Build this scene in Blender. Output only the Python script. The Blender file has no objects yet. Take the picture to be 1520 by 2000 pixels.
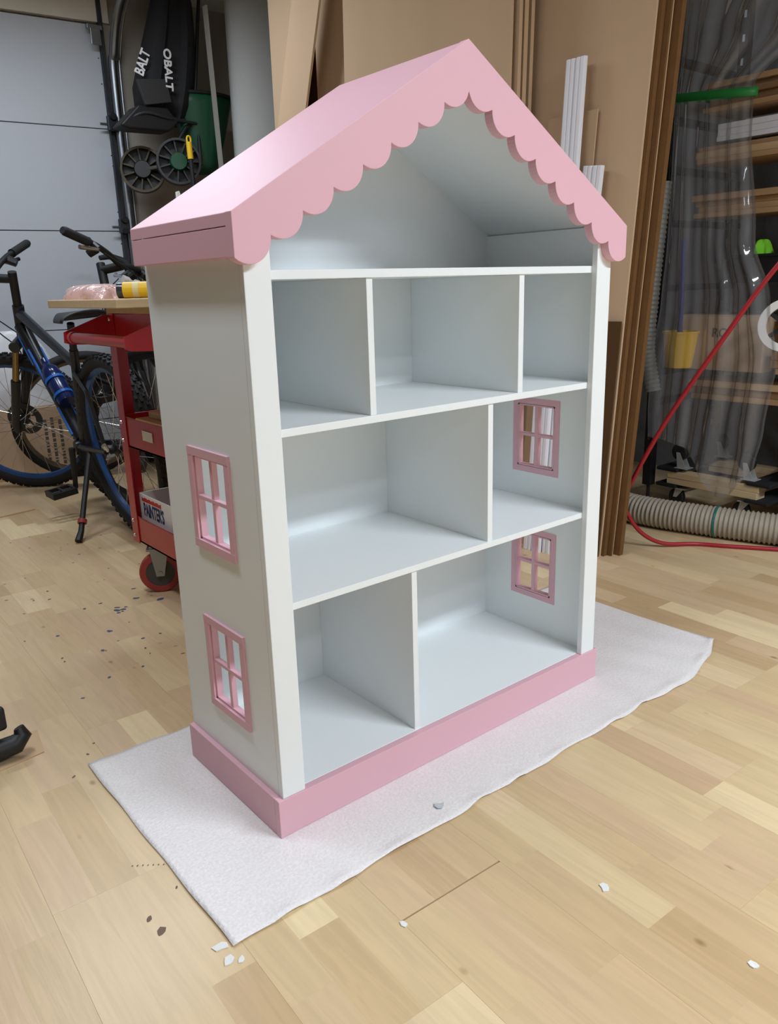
import bpy, bmesh, math, random
from math import sin, cos, pi, radians, sqrt, atan2
from mathutils import Vector, Matrix
random.seed(7)
scn = bpy.context.scene
COL = scn.collection
FZ = -0.005            # floor surface

# ------------------------------------------------------------------ camera
cam_d = bpy.data.cameras.new('camera'); cam = bpy.data.objects.new('camera', cam_d); COL.objects.link(cam)
cam_d.sensor_fit = 'VERTICAL'; cam_d.sensor_height = 36.0
cam_d.lens = 36.0 * 1547.286 / 2000.0
cam_d.clip_start = 0.02
R_ = Vector((0.7733, -0.6335, -0.0288)).normalized()
F_ = Vector((0.6033, 0.7486, -0.2746)).normalized()
U_ = R_.cross(F_).normalized(); R_ = F_.cross(U_).normalized()
cam.matrix_world = Matrix(((R_.x, U_.x, -F_.x, -0.6594), (R_.y, U_.y, -F_.y, -1.1907), (R_.z, U_.z, -F_.z, 1.0538), (0, 0, 0, 1)))
scn.camera = cam

# ------------------------------------------------------------------ world, lights, exposure
w = bpy.data.worlds.new('world'); scn.world = w; w.use_nodes = True
w.node_tree.nodes['Background'].inputs[0].default_value = (0.80, 0.86, 0.95, 1)
w.node_tree.nodes['Background'].inputs[1].default_value = 0.05
LIGHTS = [  # x, y, z, length along x, width, watts, rotation
    (1.25, -2.12, 2.50, 1.2, 0.20, 93.0, 0),
    (0.50, 2.68, 2.72, 1.2, 0.22, 31.0, 0),
    (-0.45, 0.50, 2.68, 1.2, 0.22, 24.0, pi / 2),
    (-0.20, -2.90, 2.60, 1.2, 0.22, 19.0, 0),  # added fill, no known lamp: brightens the inner walls and attic
]
scn.view_settings.view_transform = 'Standard'
scn.view_settings.look = 'None'
scn.view_settings.exposure = 0.0
scn.view_settings.gamma = 1.0
scn.view_settings.use_curve_mapping = False

# ------------------------------------------------------------------ materials
def srgb(r, g, b):
    def f(c):
        c /= 255.0
        return c / 12.92 if c <= 0.04045 else ((c + 0.055) / 1.055) ** 2.4
    return (f(r), f(g), f(b), 1)

MATS = {}
def mat(name, rgb, rough=0.5, metal=0.0, bump=0.0, bscale=60.0, var=0.0, vscale=8.0, spec=0.5, coat=0.0, stretch=None, trans=0.0, alpha=1.0, emit=0.0):
    if name in MATS: return MATS[name]
    m = bpy.data.materials.new(name); m.use_nodes = True
    nt = m.node_tree; b = nt.nodes['Principled BSDF']
    c = srgb(*rgb)
    b.inputs['Base Color'].default_value = c
    b.inputs['Roughness'].default_value = rough
    b.inputs['Metallic'].default_value = metal
    b.inputs['Specular IOR Level'].default_value = spec
    b.inputs['Coat Weight'].default_value = coat
    b.inputs['Transmission Weight'].default_value = trans
    b.inputs['Alpha'].default_value = alpha
    if emit:
        b.inputs['Emission Color'].default_value = c; b.inputs['Emission Strength'].default_value = emit
    tc = None
    if var or bump:
        tc = nt.nodes.new('ShaderNodeTexCoord'); mp = nt.nodes.new('ShaderNodeMapping')
        nt.links.new(tc.outputs['Object'], mp.inputs[0])
        if stretch: mp.inputs['Scale'].default_value = stretch
    if var:
        n = nt.nodes.new('ShaderNodeTexNoise'); n.inputs['Scale'].default_value = vscale; n.inputs['Detail'].default_value = 4
        nt.links.new(mp.outputs[0], n.inputs['Vector'])
        mx = nt.nodes.new('ShaderNodeMix'); mx.data_type = 'RGBA'
        nt.links.new(n.outputs['Fac'], mx.inputs[0])
        mx.inputs[6].default_value = tuple(max(0, x * (1 - var)) for x in c[:3]) + (1,)
        mx.inputs[7].default_value = tuple(min(1, x * (1 + var)) for x in c[:3]) + (1,)
        nt.links.new(mx.outputs[2], b.inputs['Base Color'])
    if bump:
        n2 = nt.nodes.new('ShaderNodeTexNoise'); n2.inputs['Scale'].default_value = bscale; n2.inputs['Detail'].default_value = 3
        nt.links.new(mp.outputs[0], n2.inputs['Vector'])
        bp = nt.nodes.new('ShaderNodeBump'); bp.inputs['Strength'].default_value = bump; bp.inputs['Distance'].default_value = 0.01
        nt.links.new(n2.outputs['Fac'], bp.inputs['Height']); nt.links.new(bp.outputs[0], b.inputs['Normal'])
    MATS[name] = m
    return m

M_WHITE = mat('white_paint', (240, 245, 246), 0.38, bump=0.015, bscale=400)
M_PINK = mat('pink_paint', (228, 180, 192), 0.50, bump=0.015, bscale=300)
M_CARD = mat('cardboard', (198, 169, 138), 0.85, var=0.10, vscale=3, bump=0.03, bscale=200, stretch=(1, 1, 0.15), spec=0.2)
M_CARDE = mat('cardboard_dark', (112, 80, 48), 0.9, var=0.18, vscale=20, spec=0.2)
M_CARDP = mat('cardboard_pale', (206, 176, 140), 0.85, var=0.06, vscale=5, spec=0.2)
M_RED = mat('red_enamel', (176, 32, 40), 0.28, var=0.10, vscale=12)
M_REDR = mat('red_rubber', (160, 58, 52), 0.5)
M_BLACK = mat('black_plastic', (22, 22, 24), 0.5)
M_BLACKR = mat('black_rubber', (26, 26, 28), 0.75, bump=0.05, bscale=120)
M_BLACKF = mat('black_fabric', (24, 24, 27), 0.85, bump=0.35, bscale=14)
M_BLUE = mat('blue_paint', (38, 110, 205), 0.3)
M_BFRAME = mat('black_frame', (28, 30, 36), 0.32)
M_CHROME = mat('bright_steel', (205, 205, 205), 0.22, metal=1.0)
M_STEEL = mat('galvanised_steel', (150, 155, 160), 0.38, metal=1.0, var=0.12, vscale=30)
M_DSTEEL = mat('dark_steel', (70, 72, 76), 0.5, metal=0.8)
M_RIMG = mat('grey_rim', (120, 112, 100), 0.4, metal=0.7)
M_GOLD = mat('gold_stanchion', (150, 125, 80), 0.25, metal=0.9)
M_PINE = mat('pine_board', (216, 190, 148), 0.6, var=0.15, vscale=6, stretch=(1, 12, 12))
M_LUM = mat('lumber', (176, 140, 100), 0.7, var=0.22, vscale=5, stretch=(10, 1, 10))
M_TRIM = mat('primed_trim', (232, 232, 238), 0.45)
M_GREEN = mat('dark_green_plastic', (22, 72, 48), 0.35)
M_YEL = mat('yellow_plastic', (235, 190, 30), 0.45)
M_DOOR = mat('garage_door_paint', (186, 191, 198), 0.55, bump=0.04, bscale=80, var=0.03, vscale=2)
M_WALLB = mat('beige_drywall', (160, 152, 140), 0.9, var=0.12, vscale=2.5, bump=0.04, bscale=40)
M_WALLR = mat('grey_lining', (132, 134, 140), 0.6, var=0.35, vscale=9, bump=0.5, bscale=12)
M_WALLO = mat('pale_wall', (205, 203, 198), 0.9)
M_CREAM = mat('cream_header', (214, 208, 196), 0.85, var=0.08, vscale=5)
M_HOSE = mat('grey_corrugated_hose', (158, 148, 132), 0.55)
M_HOSED = mat('hose_groove', (70, 64, 58), 0.7)
M_REDH = mat('red_hose', (158, 24, 36), 0.4)
M_TEXTN = mat('navy_print', (34, 44, 92), 0.6)
M_TEXTR = mat('red_print', (190, 50, 44), 0.6)
M_TEXTW = mat('white_print', (225, 225, 225), 0.6)
M_TEXTG = mat('grey_print', (90, 80, 68), 0.8)
M_PAPER = mat('white_paper', (232, 230, 226), 0.8)
M_GLOVE = mat('lime_glove', (120, 200, 40), 0.8)
M_STRAP = mat('green_strap', (30, 120, 52), 0.5)
M_LED = mat('led_diffuser', (255, 255, 255), 0.5, emit=1.0)

def node_mat(name):
    m = bpy.data.materials.new(name); m.use_nodes = True
    MATS[name] = m
    return m, m.node_tree, m.node_tree.nodes['Principled BSDF']

def clear_mat(name, rgb, opacity, rough, diffuse=0.5, bump=None, ior=1.45):
    """thin clear / milky sheet: transparent + diffuse + sharp gloss"""
    m = bpy.data.materials.new(name); m.use_nodes = True; nt = m.node_tree; nt.nodes.clear()
    out = nt.nodes.new('ShaderNodeOutputMaterial')
    tr = nt.nodes.new('ShaderNodeBsdfTransparent'); tr.inputs[0].default_value = (0.96, 0.96, 0.97, 1)
    df = nt.nodes.new('ShaderNodeBsdfDiffuse'); df.inputs[0].default_value = srgb(*rgb)
    tl = nt.nodes.new('ShaderNodeBsdfTranslucent'); tl.inputs[0].default_value = srgb(*rgb)
    gl = nt.nodes.new('ShaderNodeBsdfGlossy'); gl.inputs[0].default_value = (1, 1, 1, 1); gl.inputs['Roughness'].default_value = rough
    m1 = nt.nodes.new('ShaderNodeMixShader'); m1.inputs[0].default_value = diffuse
    nt.links.new(df.outputs[0], m1.inputs[1]); nt.links.new(tl.outputs[0], m1.inputs[2])
    m2 = nt.nodes.new('ShaderNodeMixShader'); m2.inputs[0].default_value = opacity
    nt.links.new(tr.outputs[0], m2.inputs[1]); nt.links.new(m1.outputs[0], m2.inputs[2])
    fr = nt.nodes.new('ShaderNodeFresnel'); fr.inputs[0].default_value = ior
    m3 = nt.nodes.new('ShaderNodeMixShader')
    mn = nt.nodes.new('ShaderNodeMath'); mn.operation = 'MINIMUM'; mn.inputs[1].default_value = 0.42
    nt.links.new(fr.outputs[0], mn.inputs[0]); nt.links.new(mn.outputs[0], m3.inputs[0]); nt.links.new(m2.outputs[0], m3.inputs[1]); nt.links.new(gl.outputs[0], m3.inputs[2])
    nt.links.new(m3.outputs[0], out.inputs[0])
    if bump:
        tc = nt.nodes.new('ShaderNodeTexCoord'); n = nt.nodes.new('ShaderNodeTexNoise'); n.inputs['Scale'].default_value = bump[0]
        mp = nt.nodes.new('ShaderNodeMapping'); mp.inputs['Scale'].default_value = bump[2]
        nt.links.new(tc.outputs['Object'], mp.inputs[0]); nt.links.new(mp.outputs[0], n.inputs['Vector'])
        bp = nt.nodes.new('ShaderNodeBump'); bp.inputs['Strength'].default_value = bump[1]; bp.inputs['Distance'].default_value = 0.02
        nt.links.new(n.outputs['Fac'], bp.inputs['Height'])
        for s in (gl, fr): nt.links.new(bp.outputs[0], s.inputs['Normal'])
    MATS[name] = m
    return m

M_SHEET = clear_mat('clear_plastic_sheeting', (206, 209, 214), 0.25, 0.05, 0.4, (9, 0.6, (1, 1, 0.35)), 1.45)
M_POLY = clear_mat('milky_polycarbonate', (236, 236, 232), 0.80, 0.12, 0.35, (60, 0.15, (4, 4, 0.05)))
M_BAGP = clear_mat('pink_film', (252, 214, 210), 0.72, 0.15, 0.3, (40, 0.8, (1, 1, 1)))
M_FILM = clear_mat('clear_film', (235, 235, 235), 0.45, 0.15, 0.3)

# foam packing sheet: pale, slightly see-through, finely speckled
def make_foam():
    m, nt, b = node_mat('foam_sheet')
    tc = nt.nodes.new('ShaderNodeTexCoord')
    n = nt.nodes.new('ShaderNodeTexNoise'); n.inputs['Scale'].default_value = 190; n.inputs['Detail'].default_value = 3
    v = nt.nodes.new('ShaderNodeTexVoronoi'); v.inputs['Scale'].default_value = 160
    rp = nt.nodes.new('ShaderNodeValToRGB')
    rp.color_ramp.elements[0].position = 0.35; rp.color_ramp.elements[0].color = srgb(236, 230, 228)
    rp.color_ramp.elements[1].position = 0.7; rp.color_ramp.elements[1].color = srgb(248, 244, 242)
    nt.links.new(tc.outputs['Object'], n.inputs['Vector']); nt.links.new(tc.outputs['Object'], v.inputs['Vector'])
    nt.links.new(n.outputs['Fac'], rp.inputs[0]); nt.links.new(rp.outputs[0], b.inputs['Base Color'])
    bp = nt.nodes.new('ShaderNodeBump'); bp.inputs['Strength'].default_value = 0.2; bp.inputs['Distance'].default_value = 0.004
    nt.links.new(v.outputs['Distance'], bp.inputs['Height']); nt.links.new(bp.outputs[0], b.inputs['Normal'])
    b.inputs['Roughness'].default_value = 0.45
    b.inputs['Alpha'].default_value = 0.94
    return m
M_FOAM = make_foam()

# laminate: tone per printed strip comes from the mesh ('tone' attribute), grain from noise
def make_floor():
    m, nt, b = node_mat('maple_laminate')
    L = nt.links.new
    at = nt.nodes.new('ShaderNodeAttribute'); at.attribute_name = 'tone'
    sp = nt.nodes.new('ShaderNodeSeparateColor'); L(at.outputs['Color'], sp.inputs[0])
    g = nt.nodes.new('ShaderNodeNewGeometry')
    # shift the grain per strip
    off = nt.nodes.new('ShaderNodeVectorMath'); off.operation = 'SCALE'; off.inputs['Scale'].default_value = 37.0
    L(at.outputs['Color'], off.inputs[0])
    ad = nt.nodes.new('ShaderNodeVectorMath'); ad.operation = 'ADD'; L(g.outputs['Position'], ad.inputs[0]); L(off.outputs[0], ad.inputs[1])
    mp = nt.nodes.new('ShaderNodeMapping'); mp.inputs['Scale'].default_value = (16, 1.6, 1); L(ad.outputs[0], mp.inputs[0])
    n1 = nt.nodes.new('ShaderNodeTexNoise'); n1.inputs['Scale'].default_value = 1.6; n1.inputs['Detail'].default_value = 6; n1.inputs['Distortion'].default_value = 0.6
    L(mp.outputs[0], n1.inputs['Vector'])
    wv = nt.nodes.new('ShaderNodeMath'); wv.operation = 'MULTIPLY'; wv.inputs[1].default_value = 26.0; L(n1.outputs['Fac'], wv.inputs[0])
    sn = nt.nodes.new('ShaderNodeMath'); sn.operation = 'SINE'; L(wv.outputs[0], sn.inputs[0])
    mp2 = nt.nodes.new('ShaderNodeMapping'); mp2.inputs['Scale'].default_value = (120, 4, 1); L(ad.outputs[0], mp2.inputs[0])
    n2 = nt.nodes.new('ShaderNodeTexNoise'); n2.inputs['Scale'].default_value = 1.0; n2.inputs['Detail'].default_value = 3; L(mp2.outputs[0], n2.inputs['Vector'])
    # strip base colour : dark..light, yellow..pink
    r1 = nt.nodes.new('ShaderNodeMix'); r1.data_type = 'RGBA'; L(sp.outputs[0], r1.inputs[0])
    r1.inputs[6].default_value = srgb(192, 160, 118); r1.inputs[7].default_value = srgb(236, 214, 170)
    r2 = nt.nodes.new('ShaderNodeMix'); r2.data_type = 'RGBA'; L(sp.outputs[1], r2.inputs[0])
    L(r1.outputs[2], r2.inputs[6]); r2.inputs[7].default_value = srgb(211, 180, 146)
    s1 = nt.nodes.new('ShaderNodeMath'); s1.operation = 'MULTIPLY_ADD'; L(sn.outputs[0], s1.inputs[0]); s1.inputs[1].default_value = 0.035; s1.inputs[2].default_value = 0.92
    s2 = nt.nodes.new('ShaderNodeMath'); s2.operation = 'MULTIPLY_ADD'; L(n2.outputs['Fac'], s2.inputs[0]); s2.inputs[1].default_value = 0.16; L(s1.outputs[0], s2.inputs[2])
    mu = nt.nodes.new('ShaderNodeVectorMath'); mu.operation = 'SCALE'; L(r2.outputs[2], mu.inputs[0]); L(s2.outputs[0], mu.inputs['Scale'])
    # small knots and scuffs
    mp3 = nt.nodes.new('ShaderNodeMapping'); mp3.inputs['Scale'].default_value = (10, 6, 1); L(ad.outputs[0], mp3.inputs[0])
    vo = nt.nodes.new('ShaderNodeTexVoronoi'); vo.inputs['Scale'].default_value = 1.0; L(mp3.outputs[0], vo.inputs['Vector'])
    kr = nt.nodes.new('ShaderNodeValToRGB'); kr.color_ramp.elements[0].position = 0.03; kr.color_ramp.elements[0].color = (0.45, 0.36, 0.27, 1)
    kr.color_ramp.elements[1].position = 0.085; kr.color_ramp.elements[1].color = (1, 1, 1, 1)
    L(vo.outputs['Distance'], kr.inputs[0])
    mk = nt.nodes.new('ShaderNodeMix'); mk.data_type = 'RGBA'; mk.blend_type = 'MULTIPLY'; mk.inputs[0].default_value = 0.7
    L(mu.outputs[0], mk.inputs[6]); L(kr.outputs[0], mk.inputs[7])
    L(mk.outputs[2], b.inputs['Base Color'])
    b.inputs['Roughness'].default_value = 0.33
    b.inputs['Specular IOR Level'].default_value = 0.45
    bp = nt.nodes.new('ShaderNodeBump'); bp.inputs['Strength'].default_value = 0.10; bp.inputs['Distance'].default_value = 0.003
    L(n2.outputs['Fac'], bp.inputs['Height']); L(bp.outputs[0], b.inputs['Normal'])
    return m
M_FLOOR = make_floor()

# ------------------------------------------------------------------ mesh helpers
class MB:
    def __init__(s): s.v = []; s.f = []
    def add(s, vs, fs, M=None):
        o = len(s.v)
        for p in vs:
            p = Vector(p)
            s.v.append(tuple(M @ p if M else p))
        s.f += [tuple(i + o for i in f) for f in fs]
        return s
    def box(s, x0, x1, y0, y1, z0, z1, M=None):
        vs = [(x0, y0, z0), (x1, y0, z0), (x1, y1, z0), (x0, y1, z0), (x0, y0, z1), (x1, y0, z1), (x1, y1, z1), (x0, y1, z1)]
        return s.add(vs, [(0, 3, 2, 1), (4, 5, 6, 7), (0, 1, 5, 4), (1, 2, 6, 5), (2, 3, 7, 6), (3, 0, 4, 7)], M)
    def prism(s, poly, a0, a1, axis='y', M=None):
        """extrude a 2-D polygon along an axis; poly is (x,z) for y, (y,z) for x, (x,y) for z"""
        def P(p, a): return {'y': (p[0], a, p[1]), 'x': (a, p[0], p[1]), 'z': (p[0], p[1], a)}[axis]
        n = len(poly)
        vs = [P(p, a0) for p in poly] + [P(p, a1) for p in poly]
        fs = [tuple(range(n)), tuple(range(2 * n - 1, n - 1, -1))]
        for i in range(n):
            j = (i + 1) % n
            fs.append((i, i + n, j + n, j))
        return s.add(vs, fs, M)
    def tube(s, pts, r, n=8, cap=True, closed=False, M=None, up=None):
        pts = [Vector(p) for p in pts]; m = len(pts)
        rs = r if isinstance(r, (list, tuple)) else [r] * m
        vs = []; prev = None
        for i, p in enumerate(pts):
            if closed: t = pts[(i + 1) % m] - pts[i - 1]
            else: t = pts[min(i + 1, m - 1)] - pts[max(i - 1, 0)]
            t.normalize()
            if prev is None:
                a = Vector(up) if up else (Vector((0, 0, 1)) if abs(t.z) < 0.9 else Vector((1, 0, 0)))
                prev = t.cross(a).normalized()
            nrm = (prev - t * prev.dot(t)).normalized(); prev = nrm
            bn = t.cross(nrm)
            for k in range(n):
                an = 2 * pi * k / n
                vs.append(p + (nrm * cos(an) + bn * sin(an)) * rs[i])
        fs = []
        for i in range(m if closed else m - 1):
            for k in range(n):
                a = i * n + k; b = i * n + (k + 1) % n
                c = ((i + 1) % m) * n + (k + 1) % n; d = ((i + 1) % m) * n + k
                fs.append((a, b, c, d))
        if cap and not closed:
            fs.append(tuple(range(n - 1, -1, -1))); fs.append(tuple((m - 1) * n + k for k in range(n)))
        return s.add(vs, fs, M)
    def lathe(s, prof, n=24, M=None, closed=False):
        """profile (r, h) spun about local z"""
        vs = []; m = len(prof)
        for i in range(n):
            a = 2 * pi * i / n
            for (r, h) in prof: vs.append((r * cos(a), r * sin(a), h))
        fs = []
        for i in range(n):
            j = (i + 1) % n
            for k in range(m if closed else m - 1):
                l = (k + 1) % m
                fs.append((i * m + k, j * m + k, j * m + l, i * m + l))
        return s.add(vs, fs, M)
    def grid(s, fn, nu, nv, M=None):
        vs = [fn(i / nu, j / nv) for j in range(nv + 1) for i in range(nu + 1)]
        fs = [(j * (nu + 1) + i, j * (nu + 1) + i + 1, (j + 1) * (nu + 1) + i + 1, (j + 1) * (nu + 1) + i) for j in range(nv) for i in range(nu)]
        return s.add(vs, fs, M)
    def mesh(s, name, weld=False):
        me = bpy.data.meshes.new(name); me.from_pydata(s.v, [], s.f); me.update()
        bm = bmesh.new(); bm.from_mesh(me)
        bmesh.ops.remove_doubles(bm, verts=bm.verts, dist=1e-6)
        bmesh.ops.recalc_face_normals(bm, faces=bm.faces)
        bm.to_mesh(me); bm.free()
        return me
    def build(s, name, material, parent=None, smooth=False, bevel=0.0, seg=2, solid=0.0):
        me = s.mesh(name)
        o = bpy.data.objects.new(name, me); COL.objects.link(o)
        me.materials.append(material)
        if parent: o.parent = parent
        if smooth:
            for p in me.polygons: p.use_smooth = True
            try:
                me.set_sharp_from_angle(angle=radians(42))
            except Exception: pass
        if solid:
            md = o.modifiers.new('solid', 'SOLIDIFY'); md.thickness = solid; md.offset = 0
        if bevel:
            md = o.modifiers.new('bevel', 'BEVEL'); md.width = bevel; md.segments = seg; md.limit_method = 'ANGLE'; md.angle_limit = radians(40)
        return o

def tag(o, label, cat, group=None):
    o['label'] = label; o['category'] = cat
    if group: o['group'] = group
    return o
def struct(o): o['kind'] = 'structure'; return o
def thing(name, label, cat, loc=(0, 0, 0), group=None, rot=None):
    o = bpy.data.objects.new(name, None); COL.objects.link(o); o.location = loc; o.empty_display_size = 0.05
    if rot: o.rotation_euler = rot
    return tag(o, label, cat, group)
def box(name, m, ext, parent=None, bevel=0.0):
    return MB().box(*ext).build(name, m, parent, bevel=bevel)
def text(name, body, size, m, parent, M, depth=0.0006):
    """lettering turned into a mesh; M places it (local x along the text, y up the letters)"""
    cu = bpy.data.curves.new(name, 'FONT'); cu.body = body; cu.size = size; cu.extrude = depth; cu.align_x = 'CENTER'; cu.align_y = 'CENTER'
    cu.offset = size * 0.022
    t = bpy.data.objects.new(name, cu); COL.objects.link(t)
    bpy.context.view_layer.update()
    me = bpy.data.meshes.new_from_object(t.evaluated_get(bpy.context.evaluated_depsgraph_get()))
    bpy.data.objects.remove(t)
    me.transform(M); me.materials.clear(); me.materials.append(m)
    o = bpy.data.objects.new(name, me); COL.objects.link(o); o.parent = parent
    return o
def frame(origin, xa, ya):
    xa = Vector(xa).normalized(); ya = Vector(ya); ya = (ya - xa * ya.dot(xa)).normalized(); za = xa.cross(ya)
    return Matrix(((xa.x, ya.x, za.x, origin[0]), (xa.y, ya.y, za.y, origin[1]), (xa.z, ya.z, za.z, origin[2]), (0, 0, 0, 1)))
def align(p, d):
    """matrix that puts local z along d at p"""
    d = Vector(d).normalized(); a = Vector((0, 0, 1)) if abs(d.z) < 0.95 else Vector((1, 0, 0))
    x = a.cross(d).normalized(); y = d.cross(x)
    return Matrix(((x.x, y.x, d.x, p[0]), (x.y, y.y, d.y, p[1]), (x.z, y.z, d.z, p[2]), (0, 0, 0, 1)))

# ------------------------------------------------------------------ room shell
floor = struct(MB().box(-3.2, 3.6, -4.2, 4.6, FZ - 0.03, FZ - 0.008).build('floor', mat('underlay', (70, 56, 40), 0.9)))
SK = 0.0384
def board_mesh(L0, L1, u0, u1, rnd):
    """one laminate board, three printed strips, each cut into staves"""
    vs = []; fs = []; tones = []
    n = 3; w = (u1 - u0) / n; c = 0.0003
    for k in range(n):
        a = u0 + w * k; b = a + w
        cuts = [L0]
        y = L0 + rnd.uniform(0.12, 0.5)
        while y < L1 - 0.15:
            cuts.append(y); y += rnd.uniform(0.28, 0.62)
        cuts.append(L1)
        for q in range(len(cuts) - 1):
            y0, y1 = cuts[q], cuts[q + 1]
            o = len(vs)
            xa = a + (c if k == 0 else 0); xb = b - (c if k == n - 1 else 0)
            ya = y0 + (c if q == 0 else 0); yb = y1 - (c if q == len(cuts) - 2 else 0)
            vs += [(xa, ya, 0), (xb, ya, 0), (xb, yb, 0), (xa, yb, 0)]
            fs.append((o, o + 1, o + 2, o + 3))
            t = rnd.random(); t = 0.3 + 0.35 * t if rnd.random() < 0.75 else (0.95 if rnd.random() < 0.65 else 0.15)
            tones.append((t, rnd.random() ** 2 * 0.8, rnd.random()))
    # chamfered rim and skirt
    o = len(vs)
    vs += [(u0 + c, L0 + c, 0), (u1 - c, L0 + c, 0), (u1 - c, L1 - c, 0), (u0 + c, L1 - c, 0),
           (u0 + .00003, L0 + .00003, -0.0004), (u1 - .00003, L0 + .00003, -0.0004), (u1 - .00003, L1 - .00003, -0.0004), (u0 + .00003, L1 - .00003, -0.0004),
           (u0 + .00003, L0 + .00003, -0.008), (u1 - .00003, L0 + .00003, -0.008), (u1 - .00003, L1 - .00003, -0.008), (u0 + .00003, L1 - .00003, -0.008)]
    for lv in (0, 4):
        for i in range(4):
            j = (i + 1) % 4
            fs.append((o + lv + i, o + lv + 4 + i, o + lv + 4 + j, o + lv + j)); tones.append((0.3, 0.3, 0.5))
    me = bpy.data.meshes.new('floor_board')
    me.from_pydata(vs, [], fs); me.update()
    ca = me.color_attributes.new('tone', 'FLOAT_COLOR', 'CORNER')
    for p in me.polygons:
        for li in p.loop_indices: ca.data[li].color = tones[p.index] + (1,)
    me.materials.append(M_FLOOR)
    return me
rf = random.Random(21)
BW = 0.237; BL = 1.15
for k in range(-12, 15):
    u0 = 0.046 + BW * k
    if k == 0: cuts = [-2.6, -1.465, -0.315, 0.26, 1.41, 2.56, 3.71, 4.4]
    else:
        s = -4.0 + rf.uniform(0, BL); cuts = [-4.1]
        while s < 4.4:
            if s - cuts[-1] > 0.2: cuts.append(s)
            s += BL
        cuts.append(4.5)
    for a, b in zip(cuts, cuts[1:]):
        if u0 > 3.35 or u0 < -2.9: continue
        me = board_mesh(a + (0.0030 if (k == 0 and abs(a + 0.315) < .01) else 0), b, u0, u0 + BW - (0.0), rf)
        o = bpy.data.objects.new('floor_board', me); COL.objects.link(o); o.parent = floor
        o.matrix_local = Matrix(((1, SK, 0, SK * 0.315), (-SK, 1, 0, 0.0), (0, 0, 1, FZ), (0, 0, 0, 1)))

# dark paint spots and scuffs on the boards
def splat(mb, x, y, rx, ry, ang=0, n=9, seed=0):
    rr = random.Random(seed); vs = [(x, y, FZ + 0.0006)]
    for i in range(n):
        a = 2 * pi * i / n; q = rr.uniform(0.7, 1.15)
        px, py = rx * cos(a) * q, ry * sin(a) * q
        vs.append((x + px * cos(ang) - py * sin(ang), y + px * sin(ang) + py * cos(ang), FZ + 0.0006))
    mb.add(vs, [(0, 1 + i, 1 + (i + 1) % n) for i in range(n)])
sp = MB(); rs_ = random.Random(5)
for i, (x, y, r_) in enumerate([(.205, 1.405, .014), (.225, 1.40, .012), (.215, 1.43, .010), (.24, 1.415, .008), (.20, 1.38, .009), (.30, 1.47, .012), (.36, 1.40, .016), (.125, 1.50, .009), (.185, 1.51, .008), (.12, 1.25, .012), (.33, 1.57, .009), (.06, 1.68, .007), (.08, 1.77, .007), (.40, 1.50, .009), (-.02, 1.33, .008), (.05, 1.12, .009), (.18, 1.12, .008), (.0, .93, .007), (.1, .93, .007), (-.1, .86, .006)]):
    splat(sp, x, y, r_, r_ * .7, rs_.uniform(0, 3), 9, i)
o = sp.build('paint_spots', mat('dark_blue_paint_drip', (86, 92, 112), 0.4), floor); o['kind'] = 'stuff'
sp = MB()
for i in range(60):
    splat(sp, rs_.uniform(-.35, .5), rs_.uniform(.5, 2.6), rs_.uniform(.003, .008), rs_.uniform(.002, .005), rs_.uniform(0, 3), 7, i)
for i, (x, y, r_) in enumerate([(-.285, -.02, .008), (-.28, -.06, .012), (-.215, .02, .004), (-.19, .03, .004)] + [(-.255 + .008 * q, .13 - .006 * q, .0025) for q in range(7)]):
    splat(sp, x, y, r_, r_ * .6, .8, 8, i)
o = sp.build('floor_scuffs', mat('brown_scuff', (112, 92, 74), 0.6), floor); o['kind'] = 'stuff'

struct(MB().box(-3.3, 3.7, -4.3, 4.7, 2.80, 2.86).build('ceiling', M_WALLO))
struct(MB().box(1.44, 3.6, 4.02, 4.10, FZ, 2.80).build('wall_back', M_WALLB))
struct(MB().box(3.42, 3.5, -4.2, 4.1, FZ, 2.80).build('wall_right', M_WALLR))
struct(MB().box(-3.2, -3.12, -4.2, 4.6, FZ, 2.80).build('wall_left', mat('dark_wall', (110, 104, 98), .9)))
struct(MB().box(-3.2, 3.5, -4.2, -4.12, FZ, 2.80).build('wall_front', M_WALLO))
# sectional garage door, turned a little off the wall line
DR = radians(-6)
def dM(): return Matrix.Translation((1.43, 4.02, 0)) @ Matrix.Rotation(DR, 4, 'Z')
door = struct(bpy.data.objects.new('door_1', None)); COL.objects.link(door); door.matrix_world = dM()
zz = [FZ, 0.26, 0.845, 1.435, 2.03, 2.60]
for a, b in zip(zz, zz[1:]):
    p = MB().box(-4.3, 0.0, 0.0, 0.045, a + 0.0025, b - 0.0025).build('door_panel', M_DOOR, door, bevel=0.002)
    hz = b
    if 1.2 < b < 2.3:
        pass
box('door_backing', M_DSTEEL, (-4.3, 0, 0.046, 0.06, FZ, 2.6), door)
sc = MB()
for (x, z) in [(-.03, 2.42), (-.028, 2.28), (-.02, 1.88), (-.018, 1.82), (-.02, 1.55), (-.03, 2.5), (-.02, 1.36)]:
    sc.lathe([(0, 0.002), (0.004, 0.0)], 8, Matrix.Translation((x, -0.001, z)) @ Matrix.Rotation(pi / 2, 4, 'X'))
sc.build('screw_row', M_BLACK, door)
t = struct(MB().box(-4.3, 0.05, -0.02, 0.06, 2.61, 2.80).build('trim_1', M_CREAM)); t.matrix_world = dM()

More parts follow.
